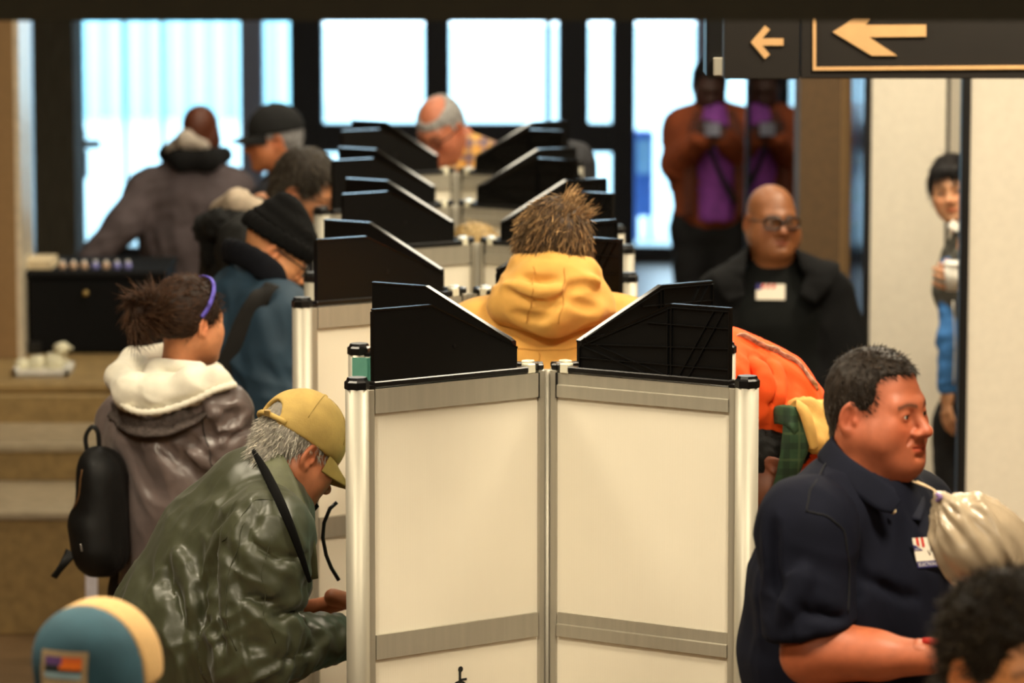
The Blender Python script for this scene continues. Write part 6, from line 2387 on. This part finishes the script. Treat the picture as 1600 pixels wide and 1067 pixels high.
# --- someone in a dark jacket at the right of the farthest booth
def dark_jacket_person():
    Y = 14.5
    f = unit(V3(-0.9, -0.3, 0))
    pel, nk = A(915, 440, Y + 0.15), A(868, 268, Y + 0.1)
    skin = srgb(190, 130, 96)
    aL = (A(893, 258, Y - 0.05), A(898, 330, Y - 0.1), A(850, 380, Y - 0.05))
    aR = (A(880, 262, Y + 0.25), A(890, 330, Y + 0.25), A(850, 380, Y + 0.1))
    r, fr, o, V, Q = far_person('person in dark jacket bent behind the right wing of the farthest booth', Y, f, nk, pel, A(838, 278, Y + 0.1), (-0.7, -0.1, -0.7), skin, [aL, aR], mat('dark_grey_shell', srgb(40, 40, 44), 0.8, var=0.2), 'jacket', M_blacktr, headres=0.006)
    hair_obj(fr, r, scalp(0.008), 0.007, (0.02, 0.015, 0.012), [dict(n=500, length=0.02, comb=down_comb, lift=0.2, r=0.0016, seed=92, col=(0.02, 0.015, 0.012))])


dark_jacket_person()


# --- heads close to the lens
def trucker_cap_man():
    Y = 5.9
    f = unit(V3(-0.42, -0.9, 0))
    pel, nk = A(185, 1800, Y), A(175, 1205, Y)
    skin = srgb(206, 132, 92)
    sh = lambda s: nk + left_of(f) * 0.19 * s - V3(0, 0, 0.06)
    arms = [(sh(s), sh(s) + V3(0, 0, -0.29) + left_of(f) * 0.04 * s, sh(s) + V3(0, 0, -0.5) + f * 0.12) for s in (1, -1)]
    r, fr, o, V, Q = far_person('person in blue trucker cap with tan back and sunset patch, close to the camera', Y, f, nk, pel, A(152, 1076, Y), (-0.32, -0.95, -0.06), skin, arms, mat('grey_tee', srgb(70, 70, 74), 0.9), 'shirt', mat('dark_denim', 0), headres=0.005)
    hair_obj(fr, r, scalp(0.004), 0.006, (0.05, 0.035, 0.02), [])
    mb = mat('blue_twill', srgb(44, 80, 94), 0.85, var=0.1, bump=0.3, bscale=400)
    mt = mat('tan_mesh', srgb(206, 166, 108), 0.85, var=0.12, nscale=220, bump=0.5, bscale=600)
    # crown in two pieces: blue front, tan mesh back
    for nm, m, sgn in (('front_panel', mb, 1), ('mesh_back', mt, -1)):
        S = SDF()
        S.u(ell((0, 0.008, 0.030), (0.094, 0.114, 0.108)), 0.01)
        S.u(ell((0, -0.050, 0.070), (0.070, 0.055, 0.062)), 0.03)
        S.i(half((0, 0, 0.012), (0, 0, -1)), 0.004)
        S.i(half((0, -0.020, 0.03), (0, sgn, 0.05 * sgn)), 0.003)
        V, Q = S.mesh(0.005)
        if sgn == 1:
            cap = mesh_np('trucker_cap', fr.w(V), Q, m, r)
        else:
            mesh_np(nm, fr.w(V), Q, m, cap)
    # brim
    nu, nv = 20, 6
    top = []
    for i in range(nu + 1):
        u = -1 + 2 * i / nu
        a = u * 1.2
        for j in range(nv + 1):
            v = j / nv
            x = 0.09 * math.sin(a)
            y = 0.008 - 0.112 * math.cos(a) - 0.075 * max(0, math.cos(u * math.pi / 2)) ** 0.55 * v
            top.append((x, y, 0.014 - 0.02 * v - 3 * x * x * v))
    top = np.array(top)
    k = len(top)
    fs = []
    for i in range(nu):
        for j in range(nv):
            a = i * (nv + 1) + j
            q = (a, a + nv + 1, a + nv + 2, a + 1)
            fs += [q, tuple(k + t for t in reversed(q))]
    mesh_np('brim', np.concatenate([fr.w(top), fr.w(top - V3(0, 0, 0.004))]), np.array(fs), mb, cap)
    # patch on the front: tan frame, sunset over water
    pc = V3(-0.008, -0.1095, 0.050)

    def P(x, z, d):
        y = -0.1085 + 3.4 * x * x + 0.25 * max(0, z - 0.05)
        return fr.w((x, y - d, z))

    def patch(x0, x1, z0, z1, d, nm, m, par, n=8):
        vs, f2 = [], []
        for i in range(n + 1):
            for j in range(3):
                vs.append(P(x0 + (x1 - x0) * i / n, z0 + (z1 - z0) * j / 2, d))
        for i in range(n):
            for j in range(2):
                f2.append((i * 3 + j, i * 3 + 3 + j, i * 3 + 4 + j, i * 3 + 1 + j))
        return mesh_np(nm, np.array(vs), np.array(f2), m, par)
    pt = patch(-0.040, 0.036, 0.022, 0.086, 0.0075, 'patch', mat('tan_felt', srgb(176, 150, 112), 0.9, var=0.1, bump=0.3), cap)
    patch(-0.032, 0.028, 0.046, 0.055, 0.0095, 'water', mat('patch_water', srgb(150, 178, 186), 0.8), pt)
    patch(-0.032, 0.028, 0.055, 0.060, 0.0095, 'shore', mat('patch_shore', srgb(28, 34, 34), 0.8), pt)
    patch(-0.032, -0.008, 0.060, 0.066, 0.0100, 'hill', mat('patch_shore', 0), pt)
    patch(-0.008, 0.028, 0.060, 0.072, 0.0095, 'sun_glow', mat('patch_orange', srgb(240, 116, 20), 0.8), pt)
    patch(-0.032, -0.004, 0.066, 0.078, 0.0095, 'dusk_sky', mat('patch_purple', srgb(96, 62, 120), 0.8), pt)
    patch(-0.004, 0.028, 0.072, 0.078, 0.0095, 'orange_sky', mat('patch_orange2', srgb(222, 96, 40), 0.8), pt)
    for i in range(6):
        patch(-0.030 + i * 0.0098, -0.0235 + i * 0.0098, 0.027, 0.040, 0.0100, 'raised_letter', mat('patch_letter', srgb(222, 196, 150), 0.9), pt, 2)


trucker_cap_man()


def curly_man():
    Y = 5.5
    f = unit(V3(0.42, -0.9, 0))
    pel, nk = A(1592, 1800, Y), A(1588, 1190, Y)
    skin = srgb(226, 150, 92)
    sh = lambda s: nk + left_of(f) * 0.19 * s - V3(0, 0, 0.06)
    arms = [(sh(s), sh(s) + V3(0, 0, -0.29) + left_of(f) * 0.04 * s, sh(s) + V3(0, 0, -0.5) + f * 0.12) for s in (1, -1)]
    r, fr, o, V, Q = far_person('person with short dark curly hair at the bottom right, close to the camera', Y, f, nk, pel, A(1584, 1040, Y), (0.42, -0.9, -0.12), skin, arms, mat('grey_tee', 0), 'shirt', mat('dark_denim', 0), headres=0.005)
    eyes(fr, r, (0, -1, 0))

    def curl(v):
        return np.stack([np.sin(v[:, 1] * 300 + v[:, 2] * 170), np.cos(v[:, 2] * 260), np.sin(v[:, 0] * 280)], 1)
    hair_obj(fr, r, scalp(0.016, fy=-0.060, zf=0.060, zs=0.0, zn=-0.07), 0.006, (0.020, 0.014, 0.009), [
        dict(n=4200, length=0.026, comb=curl, lift=0.5, r=0.0018, seed=95, col=(0.022, 0.016, 0.010), tip=(0.06, 0.045, 0.028), cvar=0.5, jit=0.6, wav=0.7, droop=0.0)])


curly_man()


# ================================================================== things about the hall
def drawstring_bag():
    Y = 6.98
    b = empty('plastic_bag', A(1535, 905, Y))
    tag(b, 'clear plastic drawstring bag in front of the man in the navy polo', 'bag')
    m = mat('clear_plastic_film', srgb(190, 170, 142), 0.25, var=0.16, nscale=14, bump=0.3, bscale=20, trans=0.3, bdist=0.004)
    S = SDF()
    S.u(ell(A(1532, 856, Y), (0.088, 0.06, 0.078)), 0.03)
    S.u(ell(A(1510, 820, Y), (0.050, 0.04, 0.050)), 0.04)
    S.u(cone(A(1467, 776, Y), A(1495, 810, Y), 0.008, 0.035), 0.03)
    V, Q = S.mesh(0.005, smooth=1)
    top = A(1467, 775, Y)
    q = V - top
    ang = np.arctan2(q[:, 1] * 1.4, (q @ unit(V3(0.5, 0, 0.6))))
    rad = np.linalg.norm(q, axis=1)
    V = V + vnormals(V, Q) * (0.0042 * np.sin(ang * 17 + 2 * noise3(V * 30, 2)) * np.exp(-((rad - 0.04) / 0.06) ** 2))[:, None]
    V = folds(V, Q, [(0.006, (0.7, 0, -1), 0.03, 0.12, 4, None)])
    bag = mesh_np('film', V, Q, m, b)
    S = SDF()
    S.u(ell(A(1520, 862, Y + 0.005), (0.055, 0.03, 0.05)), 0.02)
    S.u(ell(A(1555, 858, Y), (0.045, 0.034, 0.048)), 0.02)
    V, Q = S.mesh(0.007)
    V = V + vnormals(V, Q) * (0.006 * noise3(V * 40, 8))[:, None]
    mesh_np('contents', V, Q, mat('pinkish_paper', srgb(206, 158, 132), 0.8, var=0.35, nscale=20), b)
    mc = mat('lilac_cord', srgb(126, 100, 150), 0.7)
    MB().tube(spline([A(1464, 772, Y - 0.012), A(1470, 777, Y - 0.02), A(1464, 782, Y - 0.012)], 10), 0.004, 8).build('cord_knot', mc, b, True)
    for dx in (0, 7):
        MB().tube(spline([A(1467, 776, Y - 0.01), A(1458, 765, Y + 0.05), A(1433 - dx, 752, Y + 0.17)], 10), 0.0018, 6).build('drawstring', mat('tan_string', srgb(190, 165, 130), 0.8), b, True)


drawstring_bag()


def black_case():
    Y = 15.55
    x0, x1 = A(34, 500, Y)[0], A(250, 500, Y)[0]
    zb, zt = zs[2], A(100, 432, Y)[2]
    b = empty('equipment_case', ((x0 + x1) / 2, Y + 0.35, zb))
    tag(b, 'big black equipment case standing on the stone terrace', 'case')
    m = mat('black_case_vinyl', srgb(6, 6, 7), 0.8, var=0.2, spec=0.2, bump=0.3, bscale=200)
    MB().box((x0, Y + 0.2, zb), (x1, Y + 0.75, zt - 0.03)).build('body', m, b, bevel=0.012)
    MB().box((x0 - 0.008, Y + 0.19, zt - 0.03), (x1 + 0.008, Y + 0.76, zt)).build('lid_rim', mat('black_rim', srgb(10, 10, 12), 0.8, spec=0.2), b, bevel=0.006)
    p = A(134, 458, Y + 0.19)
    MB().tube([p + V3(0, 0.01, 0), p + V3(0, -0.015, 0)], [0.012, 0.010], 12).build('knob', mat('brass_buckle', 0), b, True)
    for sx in (x0, x1 - 0.05):
        MB().box((sx - 0.004, Y + 0.186, zb), (sx + 0.054, Y + 0.2, zb + 0.05)).build('corner_plate', M_black, b, bevel=0.004)
    pb = empty('paper_stack', A(64, 428, Y + 0.35))
    tag(pb, 'stack of cream envelopes on the left end of the black case', 'papers')
    a0, a1 = A(40, 430, Y + 0.3)[0], A(84, 430, Y + 0.3)[0]
    for k in range(3):
        MB().box((a0 + 0.004 * k, Y + 0.25, zt + 0.0005 + 0.012 * k), (a1 - 0.003 * k, Y + 0.5, zt + 0.012 + 0.012 * k)).build('envelope', mat('cream_paper', srgb(226, 206, 168), 0.8), pb, bevel=0.002)
    ru = random.Random(3)
    lab = ['leftmost', 'second', 'third', 'fourth', 'fifth', 'sixth', 'rightmost']
    for k in range(7):
        px = 98 + k * 17
        p = A(px, 430, Y + 0.28)
        c = empty('bottle', (p[0], Y + 0.28, zt + 0.0005))
        tag(c, '%s small bottle in the row along the front of the black case' % lab[k], 'bottle', 'small bottles on the black case')
        col = srgb(226, 190, 160) if k < 5 and k != 3 else srgb(150, 150, 220)
        m2 = mat('bottle_%d' % (k >= 5 or k == 3), col, 0.3)
        MB().tube([(p[0], Y + 0.28, zt + 0.0005), (p[0], Y + 0.28, zt + 0.020), (p[0], Y + 0.28, zt + 0.026)], [0.014, 0.014, 0.008], 12).build('bottle_body', m2, c, True)
        MB().tube([(p[0], Y + 0.28, zt + 0.025), (p[0], Y + 0.28, zt + 0.034)], 0.008, 10).build('bottle_cap', mat('white_lid', 0), c, True)


black_case()


def tray_of_paper():
    Y = 15.05
    z = zs[2]
    x0, x1 = A(20, 585, Y)[0], A(106, 585, Y)[0]
    t = empty('white_tray', ((x0 + x1) / 2, Y + 0.1, z))
    tag(t, 'flat white tray at the edge of the stone terrace', 'tray')
    m = mat('white_card', srgb(240, 238, 230), 0.6)
    MB().box((x0, Y, z), (x1, Y + 0.24, z + 0.012)).build('base', m, t, bevel=0.002)
    for lo, hi in [((x0, Y, z), (x1, Y + 0.012, z + 0.03)), ((x0, Y + 0.228, z), (x1, Y + 0.24, z + 0.03)), ((x0, Y, z), (x0 + 0.012, Y + 0.24, z + 0.03)), ((x1 - 0.012, Y, z), (x1, Y + 0.24, z + 0.03))]:
        MB().box(lo, hi).build('rim', m, t)
    mp = mat('crumpled_paper', srgb(232, 226, 196), 0.85, var=0.1, nscale=30)
    lab = ['crumpled white paper ball at the left end of the white tray', 'second crumpled paper ball from the left on the white tray', 'large crumpled paper ball at the right of the white tray', 'crumpled paper ball piled highest on the white tray']
    for k, (px, py, rr) in enumerate([(34, 566, 0.028), (58, 565, 0.034), (85, 564, 0.040), (96, 552, 0.030)]):
        Yk = Y + 0.12
        c = A(px, py, Yk)
        c[2] = z + 0.012 + rr * 0.80 if k < 3 else z + 0.095
        S = SDF()
        S.u(ell(c, (rr, rr, rr * 0.9)), 0.01)
        ru = random.Random(k)
        for _ in range(5):
            S.u(ell(c + V3(ru.uniform(-1, 1), ru.uniform(-1, 1), ru.uniform(-0.2, 0.9)) * rr * 0.7, (rr * 0.45, rr * 0.4, rr * 0.4)), 0.006)
        V, Q = S.mesh(0.004)
        V = V + vnormals(V, Q) * (0.005 * noise3(V * 55, k))[:, None]
        V[:, 2] = np.maximum(V[:, 2], z + 0.0125)
        r = empty('paper_ball', (c[0], c[1], z + 0.0125))
        tag(r, lab[k], 'paper ball', 'crumpled paper on the tray')
        mesh_np('crumple', V, Q, mp, r)
        # twisted tail of paper
        tail = spline([c + V3(rr * 0.6, -0.01, rr * 0.3), c + V3(rr * 1.1, -0.015, rr * 0.25), c + V3(rr * 1.5, -0.01, 0)], 6)
        MB().tube(tail, [0.010, 0.008, 0.007, 0.006, 0.005, 0.003], 7).build('twist', mp, r, True)


tray_of_paper()


def post_and_tote():
    Y = 12.6
    x0, x1 = A(133, 900, Y)[0], A(151, 900, Y)[0]
    p = empty('white_stand', ((x0 + x1) / 2, Y, 0))
    tag(p, 'white upright stand post below the black backpack', 'stand')
    m = mat('white_enamel', srgb(226, 222, 232), 0.4)
    MB().box((x0, Y, 0.02), (x1, Y + 0.03, A(140, 775, Y)[2])).build('upright', m, p, bevel=0.003)
    MB().box((x0 - 0.1, Y - 0.1, 0), (x1 + 0.1, Y + 0.13, 0.02)).build('base_plate', m, p, bevel=0.004)
    zt = A(190, 770, Y)[2]
    MB().box((x0 - 0.02, Y + 0.001, zt), (A(204, 770, Y)[0], Y + 0.02, zt + 0.035)).build('top_rail', m, p, bevel=0.003)
    t = empty('tote_bag', (A(166, 950, Y)[0], Y + 0.24, 0))
    tag(t, 'pink bag standing beside the white post', 'bag')
    mp = mat('pink_cloth', srgb(196, 120, 108), 0.8, var=0.1)
    S = SDF()
    xa, xb = A(153, 930, Y)[0], A(205, 930, Y)[0]
    ztop = A(166, 862, Y)[2]
    S.u(econe(((xa + xb) / 2, Y + 0.24, 0.09), ((xa + xb) / 2, Y + 0.24, ztop - 0.06), 0.07, 0.05, (1, 0, 0), (xb - xa) / 0.12 * 0.5 + 0.2), 0.02)
    S.i(half((0, 0, 0.002), (0, 0, -1)), 0.003)
    V, Q = S.mesh(0.012)
    V = folds(V, Q, [(0.006, (0, 0, 1), 0.07, 0.3, 2, None)])
    V[:, 2] = np.maximum(V[:, 2], 0.0)
    mesh_np('bag_body', V, Q, mp, t)
    xm = (xa + xb) / 2
    MB().tube(spline([(xm - 0.03, Y + 0.24, ztop - 0.03), (xm - 0.02, Y + 0.24, ztop + 0.06), (xm + 0.02, Y + 0.24, ztop + 0.06), (xm + 0.03, Y + 0.24, ztop - 0.03)], 16), 0.006, 8).build('handle', mp, t, True)


post_and_tote()
